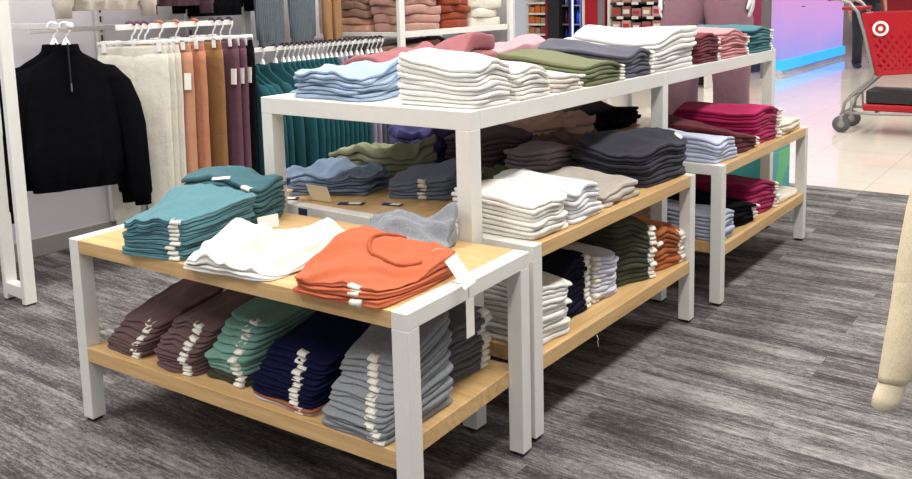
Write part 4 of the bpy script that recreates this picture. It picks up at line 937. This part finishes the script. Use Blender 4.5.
# cosmetics shelves
o, L = fixture('cosmetics_shelf', 3.14, 4.61, .4, 1.7, 'long far shelf packed with small pink cosmetics boxes', 'shelf', WHP)
MB().box(.36, .42, 0, L, 0, 1.7).build('back_panel', plain('shelf_back_dark', (40, 34, 36), .6), o); MB().box(0, .36, L-.03, L, 0, 1.7).build('side_panel', WHP, o); MB().box(0, .36, 0, .03, 0, 1.7).build('side_panel', WHP, o)
cc2 = [(170, 120, 116), (206, 168, 160), (150, 98, 98), (190, 150, 130), (140, 96, 80)]
for i, z in enumerate((.36, .56, .76, .96, 1.16)):
    MB().box(.02, .36, .031, L-.031, z-.018, z).build('shelf_board', BLKP, o)
    for k in range(6): MB().box(.012, .02, .08+k*.23, .08+k*.23+.10, z-.03, z+.01).build('price_strip', WHP, o)
    for k in range(9):
        y = .05+k*.155; h_ = .12+.03*((i*3+k*2) % 3)/2
        b_ = MB().box(0, .16, 0, .135, 0, h_, .004).build('cosmetics_box', plain('cosmetic_%d' % ((i+k*2) % 5), cc2[(i+k*2) % 5], .5)); b_.location = (FX+.05, 3.14+y, z+.0005)
        MB().box(-.001, 0, .02, .115, h_*.3, h_*.7).build('front_label', plain('cosmetic_lab%d' % ((i+k) % 2), [(238, 226, 224), (196, 40, 70)][(i+k) % 2], .5), b_)
        tag(b_, 'pink cosmetics box, %s far shelf, %s from left' % (['lowest', 'second', 'middle', 'fourth', 'top'][i], ['ninth', 'eighth', 'seventh', 'sixth', 'fifth', 'fourth', 'third', 'second', 'first'][k]), 'box', 'cosmetics boxes on the far shelf')
# red fixtures behind the cart and behind the tall table
def red_unit(x, y, lx, ly, h, lab):
    o = empty('red_gondola', (x, y, 0)); tag(o, lab, 'fixture'); MB().box(0, lx, 0, ly, 0, .18).build('base', plain('base_dark', (60, 50, 52), .5), o); MB().box(.02, lx, .02, ly-.02, .18, h, .01).build('cladding', REDP, o); MB().box(0, lx, 0, ly, h, h+.03).build('counter_top', WHP, o); return o
red_unit(19.0, .2, .8, 2.7, 1.5, 'long red counter in the background behind the cart'); red_unit(12.4, 3.3, .6, 1.3, 1.6, 'red fixture glimpsed left of the grey pillar'); red_unit(20.0, -3.6, .8, 3.2, 1.7, 'red counter far behind the right end of the cart')
for k in range(5):
    b_ = MB().box(0, .3, 0, .34, 0, .28, .02).build('display_box', plain('disp_%d' % (k % 3), [(40, 40, 44), (190, 40, 50), (214, 206, 200)][k % 3], .5)); b_.location = (19.2, .3+k*.5, 1.5305); tag(b_, 'box on the far red counter, %s from right' % ['first', 'second', 'third', 'fourth', 'fifth'][k], 'box', 'boxes on the far red counter')

# ------------------------------------------------------------------ cream sweater hanging at the right edge of the picture
sw = empty('hung_sweater', (.7508, -1.0888, 1.1625), -.9255); tag(sw, 'cream ribbed sweater at right edge, one sleeve hanging into view', 'sweater')
CR = fabric((226, 208, 172), .25)
def strand(pts): return [[(x+r_*math.cos(a), y+.75*r_*math.sin(a), z+.06*r_*math.cos(3*a+k)) for a in [2*math.pi*q/24 for q in range(24)]] for k, (x, y, z, r_) in enumerate(pts)]
sl = MB().loft(strand([(-.1061, -.0147, -.104, .0646), (-.1387, -.0281, -.1992, .0582), (-.1783, -.0445, -.3155, .0517), (-.2048, -.0594, -.4215, .0474), (-.2269, -.0744, -.5277, .0431), (-.2485, -.0864, -.6124, .0398), (-.2627, -.0935, -.6633, .0355), (-.2696, -.0956, -.6781, .0312)])).build('sleeve', CR, sw, True)
MB().loft(strand([(-.2684, -.095, -.6738, .0291), (-.2719, -.0965, -.6844, .0291), (-.2811, -.1001, -.7098, .0312), (-.2892, -.1031, -.7309, .028), (-.2904, -.1037, -.7351, .0172)])).build('cuff', fabric((230, 214, 180), .1), sl, True)
rg = [[(x+a*math.cos(q), y+d_*math.sin(q)*(1+.12*math.sin(6*math.cos(q))), z) for q in [2*math.pi*k/36 for k in range(36)]] for (x, y, z, a, d_) in ((.0314, .045, -.9182, .1392, .04), (.0331, .05, -.8516, .1616, .05), (.0383, .055, -.6516, .1661, .055), (.044, .06, -.4294, .1616, .05), (.0491, .065, -.2294, .1571, .045), (.0511, .07, -.1517, .1347, .04), (.0526, .0735, -.0961, .0808, .035), (.0532, .076, -.0695, .0404, .035))]
mb = MB().loft(rg, cap=False); mb.f.append(tuple(range(36))[::-1]); mb.build('body', CR, sw, True)
SX, SY, SZ = .8475, -1.0846, 1.1552
st = empty('garment_stand', (SX, SY, 0), -.9255); tag(st, 'white garment stand outside the right edge holding the cream sweater', 'stand')
MB().tube([(0, .05, SZ), (0, -.48, SZ)], .010, 10).build('arm', WHITE, st, True); MB().box(-.02, .02, -.52, -.48, .03, SZ+.02, .003).build('post', WHITE, st); MB().box(-.02, .02, -.72, -.30, 0, .03, .003).build('foot', WHITE, st); MB().box(-.22, .22, -.52, -.48, 0, .0295, .003).build('foot', WHITE, st)
h = hanger('top', None, .10, .03); h.location = (SX, SY, SZ); h.rotation_euler = (0, 0, -.9255); tag(h, 'white hanger inside the cream sweater at the right edge', 'hanger')
# loose thread below the middle table shelf
th = MB().tube([(0, 0, 0), (.004, -.004, -.012), (-.002, -.004, -.024), (.006, -.003, -.034), (.004, -.003, -.042)], .0009, 6).build('loose_thread', STRM, None, True); th.location = (1.0, .0395, .212); tag(th, 'white loose thread dangling from the middle table lower shelf', 'thread')
